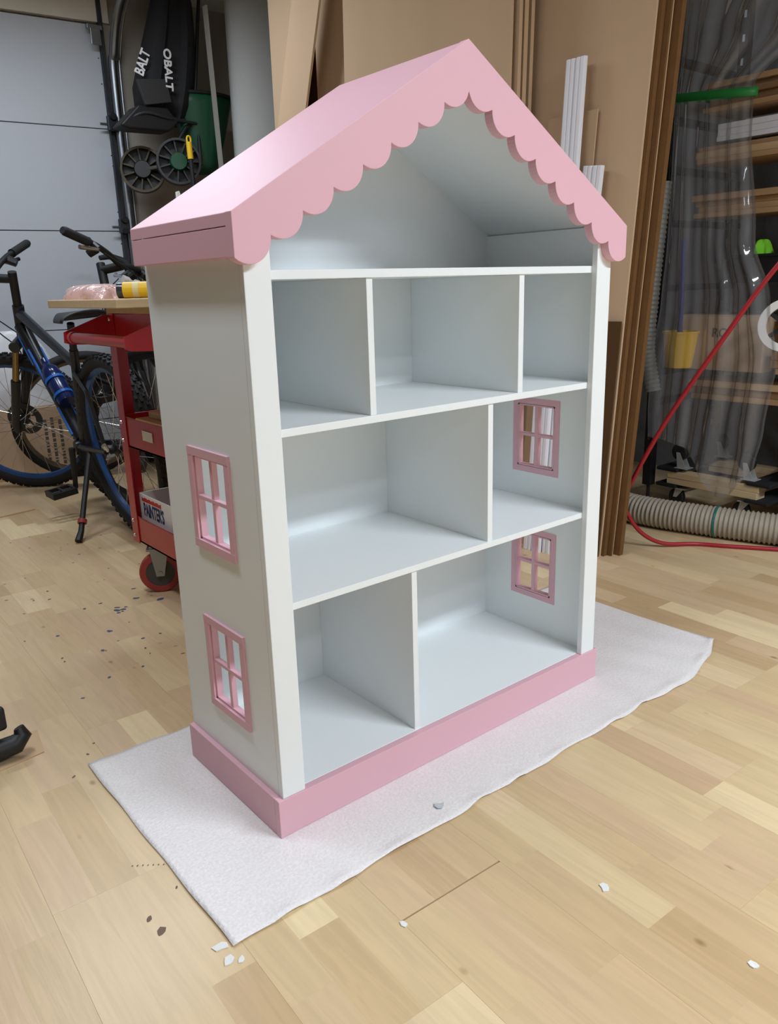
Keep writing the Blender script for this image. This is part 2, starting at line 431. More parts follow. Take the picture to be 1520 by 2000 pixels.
# ------------------------------------------------------------------ ceiling lamps and one added fill light
for i, (x, y, z, L, W_, pw, rz) in enumerate(LIGHTS):
    lab = ['white shop light on the ceiling in front of the bookcase', 'white shop light on the ceiling behind the bookcase', 'white shop light on the ceiling left of the bookcase', 'added fill light on the ceiling behind the camera'][i]
    t = thing('ceiling_light', lab, 'ceiling light', (x, y, z), rot=(0, 0, rz))
    box('housing', M_PAPER, (-L / 2 - .02, L / 2 + .02, -W_ / 2 - .02, W_ / 2 + .02, .012, .07), t, bevel=.004)
    box('diffuser', M_LED, (-L / 2, L / 2, -W_ / 2, W_ / 2, .004, .0115), t)
    for s in (-1, 1): MB().tube([(s * L * .4, 0, .07), (s * L * .4, 0, 2.80 - z)], .004, 6).build('hanger', M_STEEL, t)
    ld = bpy.data.lights.new('tube', 'AREA'); ld.shape = 'RECTANGLE'; ld.size = L; ld.size_y = W_; ld.energy = pw
    ld.color = (0.86, 0.95, 1.06)
    lo = bpy.data.objects.new('tube', ld); COL.objects.link(lo); lo.parent = t

# ------------------------------------------------------------------ dollhouse bookcase
WB = 1.016; XL = .0121; XR = WB - XL; XI = .0255; XIR = .9797
YS = .0024; YC = .0179; YB = .3853; YE = .3953; HP = .0837
bc = thing('dollhouse_bookcase', 'white wooden bookcase shaped like a dollhouse with a pink scalloped roof', 'bookcase')
def zroof(x): return 1.4869 - .6035 * abs(x - .508)

def panel_holes(x0, x1, yc, zc, holes):
    mb = MB(); ny = len(yc) - 1; nz = len(zc) - 1
    full = [[(i, j) not in holes for j in range(nz)] for i in range(ny)]
    def ok(i, j): return 0 <= i < ny and 0 <= j < nz and full[i][j]
    for i in range(ny):
        for j in range(nz):
            if not ok(i, j): continue
            y0, y1, z0, z1 = yc[i], yc[i + 1], zc[j], zc[j + 1]
            for x in (x0, x1): mb.add([(x, y0, z0), (x, y1, z0), (x, y1, z1), (x, y0, z1)], [(0, 1, 2, 3)])
            if not ok(i - 1, j): mb.add([(x0, y0, z0), (x1, y0, z0), (x1, y0, z1), (x0, y0, z1)], [(0, 1, 2, 3)])
            if not ok(i + 1, j): mb.add([(x0, y1, z0), (x1, y1, z0), (x1, y1, z1), (x0, y1, z1)], [(0, 1, 2, 3)])
            if not ok(i, j - 1): mb.add([(x0, y0, z0), (x1, y0, z0), (x1, y1, z0), (x0, y1, z0)], [(0, 1, 2, 3)])
            if not ok(i, j + 1): mb.add([(x0, y0, z1), (x1, y0, z1), (x1, y1, z1), (x0, y1, z1)], [(0, 1, 2, 3)])
    return mb

def window(xo, xw, xi, y0, y1, z0, z1):
    """xo trim face outside, xw outer wall face, xi inner wall face"""
    b = .0172; sg = 1 if xi > xo else -1
    def X(a, c): return (min(a, c), max(a, c))
    f = MB()
    f.box(*X(xo, xw), y0, y1, z1 - b, z1); f.box(*X(xo, xw), y0, y1, z0, z0 + b)
    f.box(*X(xo + sg * .0006, xw), y0, y0 + b, z0 + b, z1 - b); f.box(*X(xo + sg * .0006, xw), y1 - b, y1, z0 + b, z1 - b)
    # lining of the opening
    c = .0045; a0, a1, c0, c1 = y0 + b, y1 - b, z0 + b, z1 - b
    li = xi + sg * .0006
    f.box(*X(xw, li), a0 - .001, a0 + c, c0, c1); f.box(*X(xw, li), a1 - c, a1 + .001, c0, c1)
    f.box(*X(xw, li), a0, a1, c0 - .001, c0 + c); f.box(*X(xw, li), a0, a1, c1 - c, c1 + .001)
    # painted border on the inside
    for e in ((y0, y1, z1 - b, z1), (y0, y1, z0, z0 + b), (y0, y0 + b, z0 + b, z1 - b), (y1 - b, y1, z0 + b, z1 - b)):
        f.box(*X(xi, li), *e)
    w_ = f.build('window_frame', M_PINK, bc, bevel=.0008)
    w_['label'] = 'pink window frame with four open panes'
    ym = (y0 + y1) / 2; zm = (z0 + z1) / 2 + .002
    MB().box(*X(xw + sg * .001, xi - sg * .0005), ym - .0055, ym + .0055, c0, c1).build('muntin', M_PINK, w_, bevel=.0008)
    MB().box(*X(xw + sg * .0002, xi - sg * .0012), a0, a1, zm - .004, zm + .004).build('muntin', M_PINK, w_, bevel=.0008)

XRO = .9967
for side in (0, 1):
    if side == 0: ya, yb, za, zb = .1065, .2735, (.187, .3975), (.551, .760)
    else: ya, yb, za, zb = .121, .282, (.183, .389), (.548, .753)
    b = .0172
    yc_ = [YC, ya + b, yb - b, YB]
    zc_ = [.004, za[0] + b, za[1] - b, zb[0] + b, zb[1] - b, 1.1735]
    x0, x1 = (XL, XI) if side == 0 else (XIR, XRO)
    p = panel_holes(x0, x1, yc_, zc_, {(1, 1), (1, 3)}).build('side_panel', M_WHITE, bc)
    for z_ in (za, zb):
        if side == 0: window(.0060, XL, XI, ya, yb, *z_)
        else: window(XRO + .006, XRO, XIR, ya, yb, *z_)
# back, shelves, dividers
MB().prism([(XL, .004), (XR, .004), (XR, 1.176), (.508, zroof(.508) - .025), (XL, 1.176)], YB, YE).build('back_panel', M_WHITE, bc)
for z0, z1 in ((1.0692, 1.0849), (.7972, .8119), (.4646, .4787), (.069, .0842)):
    box('shelf', M_WHITE, (XI, XIR, YC, YB, z0, z1), bc, bevel=.0009)
for x0, x1, z0, z1 in ((.2797, .2945, .8119, 1.0692), (.7032, .7195, .8119, 1.0692), (.6077, .6235, .4787, .7972), (.3747, .3897, .0842, .4646)):
    box('divider', M_WHITE, (x0, x1, YC + .004, YB, z0, z1), bc, bevel=.0009)
for x0, x1 in ((XL, .0647), (WB - .0647, XR)):
    box('stile', M_WHITE, (x0, x1, YS, YC, HP, 1.150), bc, bevel=.0016)
# plinth
box('plinth_front', M_PINK, (0, WB, 0, YC, 0, HP), bc, bevel=.0014)
box('plinth_side', M_PINK, (0, XL, YC, YE, 0, HP), bc, bevel=.0014)
box('plinth_side', M_PINK, (XR, WB, YC, YE, 0, HP), bc, bevel=.0014)
# roof
EX = -.0128; EZ = zroof(EX)
for s in (0, 1):
    fx = (lambda x: x) if s == 0 else (lambda x: WB - x)
    r_ = MB().prism([(fx(.508), 1.4869), (fx(EX), EZ), (fx(EX), EZ - .0205), (fx(.508), 1.4869 - .0205)], YC - .0155, .3885).build('roof_panel', M_PINK, bc, bevel=.0012)
    MB().prism([(fx(.508), 1.4869 - .0207), (fx(XI - .006), zroof(XI - .006) - .0207), (fx(XI - .006), zroof(XI - .006) - .0245), (fx(.508), 1.4869 - .0245)], YC - .0150, YB).build('ceiling_lining', M_WHITE, bc)
    xs = sorted((fx(EX + .0004), fx(XL)))
    MB().box(xs[0], xs[1], YC - .0150, .388, 1.1045, EZ - .0209).build('eave_board', M_PINK, bc, bevel=.0012)
# scalloped gable board
def gable():
    RC = .0425
    cs = [(.4672 - .0648 * k, 1.4113 - .0394 * k) for k in range(8)]
    low = []
    for k, (cx, cz) in enumerate(cs):
        xr = .508 if k == 0 else None
        if k == 0: ar = -math.acos((.508 - cx) / RC)
        else:
            # right end: intersection with previous circle
            px, pz = cs[k - 1]; dx, dz = px - cx, pz - cz; d = sqrt(dx * dx + dz * dz)
            h = sqrt(max(0, RC * RC - d * d / 4)); mx, mz = (px + cx) / 2, (pz + cz) / 2
            ix, iz = mx + dz / d * h, mz - dx / d * h
            ar = atan2(iz - cz, ix - cx)
        if k < 7:
            nx, nz = cs[k + 1]; dx, dz = nx - cx, nz - cz; d = sqrt(dx * dx + dz * dz)
            h = sqrt(max(0, RC * RC - d * d / 4)); mx, mz = (nx + cx) / 2, (nz + cz) / 2
            ix, iz = mx - dz / d * h, mz + dx / d * h
            al = atan2(iz - cz, ix - cx)
        else: al = -pi + math.acos(min(1, (cx - (EX - .0012)) / RC))
        if al > 0: al -= 2 * pi
        seg = []
        for q in range(13):
            a = ar + (al - ar) * q / 12
            seg.append((cx + RC * cos(a), cz + RC * sin(a)))
        if k > 0:
            seg[0] = ((seg[0][0] + low[-1][0]) / 2, seg[0][1] - .0006); low.pop()   # eased cusp
        low += seg
    left = low                                      # apex cusp -> left eave
    xe = EX - .0012
    poly = [(.508, 1.4873 + .0008), (xe, zroof(xe) + .0012)] + left[::-1] + [(WB - x, z) for x, z in left[1:]] + [(WB - xe, zroof(xe) + .0012)]
    return poly
MB().prism(gable(), -.0194, YS).build('scalloped_gable_board', M_PINK, bc, bevel=.0011)

# ------------------------------------------------------------------ foam sheet under the bookcase
rfm = random.Random(3)
def foam_fn(u, v):
    # v 0 front .. 1 back ; u 0 left .. 1 right
    x = -.203 + u * (1.463 + .203); y = -.176 + v * (.525 + .176)
    wob = .0025 * sin(u * 37) + .002 * sin(u * 71 + 1)
    if v == 0: y += wob - (.012 if u > .72 else 0) * sin((u - .72) / .28 * pi)
    if v == 1: y += wob
    if u > .78:                                     # front right corner is torn back
        k = (u - .78) / .22
        y += (1 - v) ** 3 * .08 * k ** 2
    x += (v - .1) * -.04 * (u > .999) + .0012 * sin(v * 20) * (u in (0.0, 1.0))
    edge = min(u * 1.67, (1 - u) * 1.67, v * .7, (1 - v) * .7)
    under = -.02 < x < 1.04 and -.02 < y < .415
    z = -.0012 if under else -.0012 + .0012 * sin(x * 48 + 2 * sin(y * 9)) * (1 if edge > .01 else .6)
    if edge < .012 and not under and v < .02: z = -.0012 + .0045 * max(0, sin(x * 40 + 1.3 * sin(x * 13)))
    return (x, y, z)
fo = MB().grid(foam_fn, 150, 60).build('foam_sheet', M_FOAM, smooth=True, solid=.0016)
tag(fo, 'white foam packing sheet spread on the floor under the dollhouse bookcase', 'foam sheet')

# ------------------------------------------------------------------ chips on the floor
def chip(x, y, r_, z, lab, seed):
    rr = random.Random(seed); n = 7; top = []; bot = []
    for i in range(n):
        a = 2 * pi * i / n; q = r_ * rr.uniform(.5, 1.2)
        top.append((q * cos(a), q * sin(a), .0016 + rr.uniform(0, .0012))); bot.append((q * cos(a), q * sin(a), 0))
    mb = MB().add(top + bot, [tuple(range(n)), tuple(range(2 * n - 1, n - 1, -1))] + [(i, i + n, (i + 1) % n + n, (i + 1) % n) for i in range(n)])
    o = mb.build('paint_chip', M_PAPER if seed % 2 else mat('grey_flake', (196, 202, 206), .6)); o.location = (x, y, z)
    tag(o, lab, 'paint chip', 'paint chips on the floor')
chip(.305, -.133, .011, .0012, 'grey flake lying on the foam sheet near its front edge', 2)
chip(.044, -.322, .008, FZ, 'white chip at the near end of the floor crack', 3)
chip(.374, -.497, .010, FZ, 'small white chip on bare floor right of the floor crack', 5)
chip(.41, -.755, .011, FZ, 'white chip near the bottom right of the floor', 7)
chip(-.218, -.158, .014, FZ, 'larger white paint crumb touching the front corner of the foam sheet', 9)
chip(-.222, -.195, .012, FZ, 'white crumb just in front of the foam corner', 11)
chip(-.205, -.205, .008, FZ, 'smallest white crumb in front of the foam corner', 13)

# ------------------------------------------------------------------ bicycles
def smooth_path(pts, n=6):
    """Catmull-Rom through the points"""
    P = [Vector(p) for p in pts]; out = []
    for i in range(len(P) - 1):
        p0 = P[max(i - 1, 0)]; p1 = P[i]; p2 = P[i + 1]; p3 = P[min(i + 2, len(P) - 1)]
        for k in range(n):
            t_ = k / n
            out.append(0.5 * ((2 * p1) + (p2 - p0) * t_ + (2 * p0 - 5 * p1 + 4 * p2 - p3) * t_ ** 2 + (3 * p1 - p0 - 3 * p2 + p3) * t_ ** 3))
    out.append(P[-1]); return out

def wheel(parent, M, R, rim_m, tyre_w=.027, knobs=True, side_m=None, disc=True):
    """M puts wheel centre at origin, axle along local y"""
    S = M @ Matrix.Rotation(pi / 2, 4, 'X')        # lathe axis -> local y
    rt = R - tyre_w
    tb = MB()
    tb.lathe([(rt + tyre_w * cos(a) * (1.0 if cos(a) > 0 else .8), tyre_w * sin(a)) for a in [2 * pi * k / 12 for k in range(12)]], 48, S, closed=True)
    if knobs:
        nk = 64
        for k in range(nk):
            a = 2 * pi * k / nk
            for row, off in enumerate((-.019, -.007, .007, .019)):
                aa = a + (pi / nk if row % 2 else 0)
                rr = R - .001 - (.006 if abs(off) > .015 else .0)
                Q = S @ Matrix.Rotation(aa, 4, 'Z') @ Matrix.Translation((rr, 0, off))
                tb.box(-.003, .0045, -.007, .007, -.0048, .0048, Q)
    rim = MB()
    ri = rt - tyre_w * .75
    rim.lathe([(ri + .006, .012), (ri - .016, .007), (ri - .016, -.007), (ri + .006, -.012), (ri + .003, 0)], 48, S, closed=True)
    rim_o = rim.build('wheel_rim', rim_m, parent, smooth=True)
    ty = tb.build('tyre', M_BLACKR, rim_o, smooth=True)
    sp_ = MB()
    ns = 28
    for k in range(ns):
        a = 2 * pi * k / ns; sd = 1 if k % 2 else -1; b = a + (.9 if (k // 2) % 2 else -.9)
        p0 = S @ Vector((.022 * cos(b), .022 * sin(b), sd * .03)); p1 = S @ Vector(((ri - .014) * cos(a), (ri - .014) * sin(a), 0))
        sp_.tube([p0, p1], .0011, 4, cap=False)
    sp_.build('spokes', M_CHROME, rim_o)
    hb = MB(); hb.lathe([(.0, -.055), (.012, -.055), (.012, -.04), (.026, -.034), (.026, -.028), (.016, -.022), (.016, .022), (.026, .028), (.026, .034), (.012, .04), (.012, .055), (0, .055)], 16, S)
    hb.build('hub', M_BLACK, rim_o, smooth=True)
    if disc:
        d = MB(); d.lathe([(.05, .041), (.08, .041), (.08, .043), (.05, .043)], 28, S, closed=True)
        for k in range(5):
            a = 2 * pi * k / 5; d.tube([S @ Vector((.02 * cos(a), .02 * sin(a), .042)), S @ Vector((.055 * cos(a + .5), .055 * sin(a + .5), .042))], .004, 6)
        d.build('brake_disc', M_DSTEEL, rim_o)
    return rim_o

def bicycle(label, rear, heading, lean, steer, accent, rim_m, bar_ends=False, bottle=False, kick=False, silver_lever=False, scale=1.1, stanchion=None, rim_f=None, sz=.905, knobs=True):
    """local: x forward, y left, z up, origin at rear contact"""
    root = thing('bicycle', label, 'bicycle', (rear[0], rear[1], FZ), 'bicycles by the garage door')
    root.rotation_mode = 'QUATERNION'
    Mx = Matrix.Rotation(heading, 4, 'Z') @ Matrix.Rotation(-lean, 4, 'X')
    root.rotation_quaternion = Mx.to_quaternion(); root.scale = (scale,) * 3
    R = .345; WBs = 1.06
    bb = (.42, 0, .30); seat = (.24 + (.905 - sz) * .25, 0, .80 - (.905 - sz)); st_top = (.20 + (.905 - sz) * .25, 0, sz - .005)
    ht = (.80, 0, .86); hb_ = (.845, 0, .735); fa = (WBs, 0, R)
    ax = Vector(ht) - Vector(hb_); ax.normalize()                     # steering axis (up)
    fr = MB()
    fr.tube([(ht[0] - .004, 0, ht[2]), hb_], .024, 12)
    fr.tube([(ht[0] + .01, 0, ht[2] - .03), (seat[0] + .015, 0, seat[2] - .06)], [.021, .017], 10)
    fr.tube([bb, seat], [.020, .017], 10)
    for s in (-1, 1):
        fr.tube([(bb[0] - .03, s * .03, bb[2]), (.2, s * .055, .325), (0, s * .068, R)], [.013, .011, .010], 8)
        fr.tube([(seat[0] + .01, s * .015, seat[2] - .09), (.1, s * .05, .56), (0, s * .068, R)], [.010, .009, .008], 8)
    fr.tube([(bb[0], -.04, bb[2]), (bb[0], .04, bb[2])], .024, 12)
    fr.build('frame', M_BFRAME, root, smooth=True)
    dt = MB(); dt.tube([(hb_[0] - .02, 0, hb_[2] + .04), ((hb_[0] + bb[0]) / 2, 0, (hb_[2] + bb[2]) / 2 + .02), (bb[0] + .02, 0, bb[2] + .02)], [.030, .029, .026], 12)
    dt_o = dt.build('down_tube', M_BFRAME, root, smooth=True)
    if accent:
        d0 = Vector((hb_[0] - .02, 0, hb_[2] + .04)); d1 = Vector((bb[0] + .02, 0, bb[2] + .02)); dd = (d1 - d0)
        nn = Vector((-dd.z, 0, dd.x)).normalized()
        for off, t0, t1, hh in ((.030, .06, .32, .007), (-.016, .22, .50, .006), (.0, .72, .95, .008)):
            for s in (1, -1):
                a = d0 + dd * t0 + nn * off * .6 + Vector((0, s * .024, 0)); b = d0 + dd * t1 + nn * off * .6 + Vector((0, s * .024, 0))
                MB().tube([a, b], hh, 8).build('frame_stripe', accent, dt_o, smooth=True)
    # seat
    sp_ = MB(); sp_.tube([seat, st_top], .014, 10); sp_.build('seat_post', M_BLACK, root, smooth=True)
    sd = MB()
    def sfn(u, v):
        x = .06 + u * .27 + (.0); wd = .070 * (1 - u) ** .7 + .018; a = pi * v
        z = sz + .028 * sin(a) + .012 * (1 - u)
        return (x, wd * cos(a), z)
    sd.grid(sfn, 10, 10); sd.build('saddle', M_BLACK, root, smooth=True, solid=.008)
    # cranks and pedals
    ck = MB(); ck.lathe([(.05, 0), (.085, 0), (.085, .003), (.05, .003)], 32, Matrix.Translation((bb[0], -.05, bb[2])) @ Matrix.Rotation(pi / 2, 4, 'X'), closed=True)
    ck.build('chainring', M_DSTEEL, root)
    for s, an in ((1, -1.45), (-1, -1.45 + pi)):
        e = Vector((bb[0] + .17 * cos(an), s * .075, bb[2] + .17 * sin(an)))
        c_ = MB().tube([(bb[0], s * .055, bb[2]), e], [.014, .010], 8).build('crank_arm', M_BLACK, root, smooth=True)
        pm = MB(); px, pz = e.x, e.z; y0 = e.y + (s * .01)
        pm.tube([(px, y0, pz), (px, y0 + s * .10, pz)], .009, 8)
        for yy in (0.005, .05, .095): pm.box(px - .045, px + .045, y0 + s * yy - .005, y0 + s * yy + .005, pz - .012, pz + .012)
        for xx in (-.045, .045): pm.box(px + xx - .006, px + xx + .006, min(y0, y0 + s * .1), max(y0, y0 + s * .1), pz - .012, pz + .012)
        pm.build('pedal', M_BLACK, c_)
    cs = MB(); cs.lathe([(.0, 0), (.04, 0), (.04, .004), (.03, .006), (.03, .018), (.022, .02), (.022, .03), (0, .03)], 24, Matrix.Translation((0, -.03, R)) @ Matrix.Rotation(pi / 2, 4, 'X'))
    cs.build('cassette', M_STEEL, root)
    MB().tube([(0, -.05, R), (-.01, -.06, R - .07), (.02, -.055, R - .11)], .014, 6).build('derailleur', M_BLACK, root)
    wheel(root, Matrix.Translation((0, 0, R)), R, rim_m, knobs=knobs)
    MB().tube([(.0, .062, R + .005), (-.01, .075, R + .03)], .009, 8).build('quick_release', M_CHROME, root)
    if bottle:
        bm_ = align(Vector(bb) + (Vector(hb_) - Vector(bb)) * .28 + Vector((-.045, 0, .05)), Vector(hb_) - Vector(bb))
        MB().lathe([(0, 0), (.034, 0), (.036, .01), (.036, .12), (.033, .13), (.036, .14), (.034, .175), (.018, .195), (.016, .21), (.011, .212), (.011, .235), (0, .235)], 20, bm_).build('water_bottle', mat('navy_bottle', (24, 40, 92), .2), root, smooth=True)
        cg = MB()
        for h in (.03, .11):
            cg.lathe([(.038, h), (.041, h), (.041, h + .012), (.038, h + .012)], 20, bm_, closed=True)
        cg.build('bottle_cage', M_BLUE, root)
    if kick:
        MB().tube([(.22, .055, .31), (.14, .15, .15), (.085, .205, .062), (.06, .232, .036)], [.012, .010, .011, .014], 8).build('kickstand', M_BLACK, root, smooth=True)
        MB().lathe([(.013, 0), (.017, 0), (.017, .016), (.013, .016)], 12, align((.10, .19, .085), (.55, -.55, .9)), closed=True).build('kickstand_band', M_REDR, root)
    # steered assembly
    piv = Vector(hb_)
    T = Matrix.Translation(piv) @ Matrix.Rotation(steer, 4, ax) @ Matrix.Translation(-piv)
    wheel(root, T @ Matrix.Translation(fa), R, rim_f or rim_m, knobs=knobs, tyre_w=.027 if knobs else .022)
    fk = MB(); crown = Vector(hb_) - ax * .02
    for s in (-1, 1):
        top = crown + Vector((.012, s * .062, 0)); low = Vector((fa[0] - .005, s * .062, fa[2] + .02)); mid = top + (low - top) * .42
        fk.tube([T @ mid, T @ low, T @ Vector((fa[0], s * .062, fa[2] - .015))], [.021, .017, .012], 10)
    fk.tube([T @ (crown + Vector((.012, -.08, 0))), T @ (crown + Vector((.012, .08, 0)))], .024, 10)
    fk_o = fk.build('fork', M_BFRAME, root, smooth=True)
    sx = MB()
    for s in (-1, 1):
        top = crown + Vector((.012, s * .062, 0)); low = Vector((fa[0] - .005, s * .062, fa[2] + .02)); mid = top + (low - top) * .46
        sx.tube([T @ top, T @ mid], .0145, 10)
    sx.build('stanchion', stanchion or M_BLACK, fk_o, smooth=True)
    stp = Vector(ht) + ax * .115; bc_ = stp + Vector((.085, 0, .025))
    MB().tube([T @ (Vector(ht) - ax * .01), T @ (stp + ax * .03)], .018, 10).build('steerer', M_BLACK, root, smooth=True)
    MB().tube([T @ stp, T @ bc_], [.018, .019], 10).build('stem', M_BLACK, root, smooth=True)
    bar = MB(); Lh = .33
    bp = [bc_ + Vector((-.05 * abs(q) ** 1.5, q * Lh, .03 * min(1, abs(q) * 2.5))) for q in (-1, -.75, -.5, -.25, 0, .25, .5, .75, 1)]
    bar.tube([T @ p for p in smooth_path(bp, 3)], .0125, 10)
    hb = bar.build('handlebar', M_BLACK, root, smooth=True)
    for s in (-1, 1):
        p = (lambda q: bc_ + Vector((-.05 * abs(q) ** 1.5, q * Lh, .03)))
        MB().tube([T @ p(s * .64), T @ p(s * .67), T @ p(s * 1.0), T @ p(s * 1.03)], [.019, .0175, .0175, .014], 12).build('grip', M_BLACKR, hb, smooth=True)
        q = T @ p(s * .56)
        MB().tube([T @ p(s * .57), T @ (p(s * .57) + Vector((.03, 0, -.02)))], .014, 8).build('brake_clamp', M_BLACK, hb)
        MB().tube([T @ (p(s * .57) + Vector((.03, 0, -.02))), T @ (p(s * .72) + Vector((.065, 0, -.035))), T @ (p(s * .95) + Vector((.055, 0, -.05)))], [.008, .007, .009], 8).build('brake_lever', M_CHROME if silver_lever else M_BLACK, hb, smooth=True)
        MB().tube([T @ (p(s * .5) + Vector((-.0, 0, -.01))), T @ (p(s * .5) + Vector((-.03, 0, -.035)))], [.02, .016], 8).build('shifter', M_BLACK, hb, smooth=True)
        if bar_ends:
            MB().tube([T @ p(s * 1.0), T @ (p(s * 1.03) + Vector((.03, s * .004, .012))), T @ (p(s * 1.02) + Vector((.09, 0, .03))), T @ (p(s * .98) + Vector((.135, 0, .022)))], [.020, .017, .016, .012], 10).build('bar_end', M_BLACKR, hb, smooth=True)
    cb = MB()
    for s, d in ((1, .10), (-1, .14)):
        cb.tube([T @ v for v in smooth_path([bc_ + Vector((.03, s * .18, .0)), bc_ + Vector((d, s * .06, -.08)), bc_ + Vector((d * .6, -s * .02, -.2)), Vector(hb_) + Vector((.03, -s * .03, -.06)), Vector(fa) + Vector((-.06, s * .06, .16))], 6)], .0028, 6)
    cb.build('cables', M_BLACK, hb, smooth=True)
    if bar_ends:
        lp = MB(); A = align(T @ (bc_ + Vector((.02, 0, .04))), (T @ (bc_ + Vector((1.0, 0, .1)))) - (T @ bc_))
        lp.lathe([(0, -.05), (.014, -.05), (.020, 0), (.028, .03), (.030, .04), (0, .042)], 14, A)
        lp.build('front_light', mat('clear_lamp', (200, 196, 186), .25), hb, smooth=True)
    return root

bicycle('black and blue mountain bike with water bottle leaning on its kickstand', (.65, 2.22), radians(91.5), radians(7), radians(50), M_BLUE, mat('blue_rim', (34, 84, 150), .35), bottle=True, kick=True, stanchion=M_GOLD, scale=1.19, sz=.80)
bicycle('bike with bar-end grips and grey rims behind the blue bike', (2.10, 3.76), radians(184), radians(24), radians(-12), None, M_RIMG, bar_ends=True, silver_lever=True, scale=1.17, knobs=False, sz=.86)
bicycle('dark bike with silver brake levers half hidden behind the red cart', (1.36, 3.80), radians(-113), radians(-6), radians(66), None, mat('black_rim', (30, 30, 32), .35), silver_lever=True, scale=1.22, sz=.84)

# ------------------------------------------------------------------ red cart
cart = thing('utility_cart', 'red steel utility cart with three trays and a wooden top', 'cart', (0, 0, 0))
CX0, CX1, CY0, CY1 = .37, 1.22, 1.06, 1.60
def tray(z0, z1, name):
    mb = MB()
    mb.box(CX0, CX1, CY0, CY1, z0, z0 + .006)
    mb.box(CX0, CX0 + .003, CY0, CY1, z0, z1); mb.box(CX1 - .003, CX1, CY0, CY1, z0, z1)
    mb.box(CX0, CX1, CY0, CY0 + .003, z0, z1); mb.box(CX0, CX1, CY1 - .003, CY1, z0, z1)
    o = mb.build(name, M_RED, cart)
    rl = MB()
    rl.tube([(CX0, CY0, z1), (CX0, CY1, z1), (CX1, CY1, z1), (CX1, CY0, z1)], .004, 8, closed=True)
    rl.build('rolled_edge', M_RED, o, smooth=True)
    return o
tray(.175, .272, 'lower_tray'); mt = tray(.530, .636, 'middle_tray'); tray(.885, .990, 'upper_tray')
for x in (CX0, CX1):
    for y in (CY0, CY1):
        sx = 1 if x == CX0 else -1; sy = 1 if y == CY0 else -1
        p = MB()
        p.box(min(x - sx * .004, x - sx * .001), max(x - sx * .004, x - sx * .001), min(y, y + sy * .055), max(y, y + sy * .055), .17, .99)
        p.box(min(x, x + sx * .055), max(x, x + sx * .055), min(y - sy * .001, y - sy * .004), max(y - sy * .001, y - sy * .004), .17, .99)
        po = p.build('corner_post', M_RED, cart)
        bm_ = MB()
        for z in (.195, .252, .55, .615, .90, .97):
            bm_.lathe([(0, .005), (.005, .004), (.007, 0)], 8, align((x - sx * .004, y + sy * .018, z), (-sx, 0, 0)))
        bm_.build('bolts', M_CHROME, po)
# push handle
HX = .235
for y in (CY0 + .012, CY1 + .0):
    MB().prism([(CX0 + .03, .985), (CX0 - .02, .985), (HX - .02, .935), (HX - .022, .900), (HX, .893), (CX0 + .03, .885)], y - .003, y + .003).build('handle_bracket', M_RED, cart)
MB().tube([(HX, CY0 + .012, .917), (HX, CY1, .917)], .017, 14).build('handle_tube', M_RED, cart, smooth=True)
MB().tube([(HX, CY1 - .045, .917), (HX, CY1 - .025, .917)], .020, 14).build('handle_collar', M_RED, cart, smooth=True)
wt = MB(); wt.box(.19, 1.26, 1.035, 1.645, .992, 1.018)
box('wooden_top', M_PINE, (.19, 1.26, 1.035, 1.645, 1.0145, 1.039), cart, bevel=.002)
box('top_batten', M_PINE, (.36, 1.22, 1.08, 1.58, .991, 1.0143), cart)
lb = box('label_plate', M_PAPER, (CX0 - .0035, CX0 - .001, 1.325, 1.405, .572, .606), cart)
# casters
def caster(parent, x, y, yaw, R=.075, m=M_REDR):
    Mw = Matrix.Translation((x, y, FZ + R)) @ Matrix.Rotation(yaw, 4, 'Z') @ Matrix.Rotation(pi / 2, 4, 'X')
    wl = MB(); wl.lathe([(R * .68, -.018), (R * .95, -.017), (R, -.010), (R, .010), (R * .95, .017), (R * .68, .018)], 32, Mw, closed=True)
    wo = wl.build('caster_wheel', m, parent, smooth=True)
    MB().lathe([(0, -.016), (R * .4, -.014), (R * .68, -.016), (R * .68, .016), (R * .4, .014), (0, .016)], 28, Mw).build('wheel_core', mat('grey_core', (70, 70, 68), .6), wo, smooth=True)
    fk = MB(); Mf = Matrix.Translation((x, y, FZ + R)) @ Matrix.Rotation(yaw, 4, 'Z')
    for s in (-1, 1):
        fk.prism([(-.014, -.012), (.014, -.012), (.035, R + .012), (-.03, R + .012)], s * .022 - .0015, s * .022 + .0015, 'y', Mf)
    fk.box(-.04, .045, -.03, .03, R + .012, R + .02, Mf)
    fk.tube([(0, -.028, 0), (0, .028, 0)], .008, 10, M=Mf)
    fk.box(-.03, .035, -.025, .025, R + .02, .175 - FZ - R, Mf)
    fk.build('caster_fork', M_STEEL, parent)
caster(cart, .405, 1.475, radians(-28), .0755)
caster(cart, .405, 1.185, radians(-80), .0755)
caster(cart, 1.16, 1.47, radians(0), .0755)
caster(cart, 1.16, 1.14, radians(0), .0755)

# things on the cart
def lump(name, m, cx, cy, z0, rx, ry, h, seed, parent=None, nu=28, nv=12, crumple=.18):
    rr = random.Random(seed); ph = [rr.uniform(0, 6) for _ in range(8)]
    def fn(u, v):
        a = 2 * pi * u; e = v * pi / 2
        k = 1 + crumple * (sin(3 * a + ph[0]) * .5 + sin(5 * a + ph[1] + 3 * v) * .4 + sin(9 * a + ph[2] - 5 * v) * .25)
        c = cos(e) ** .7 if v < 1 else 0
        return (cx + rx * c * cos(a) * k, cy + ry * c * sin(a) * k, z0 + h * sin(e) * (1 + crumple * .6 * sin(4 * a + ph[3] + 6 * v) * (1 - v)))
    return MB().grid(fn, nu, nv).build(name, m, parent, smooth=True)
o = lump('plastic_bag', M_BAGP, .305, 1.46, 1.0395, .09, .165, .046, 4, nu=60, nv=20, crumple=.3)
tag(o, 'crumpled pale pink plastic bag on the wooden cart top', 'bag')
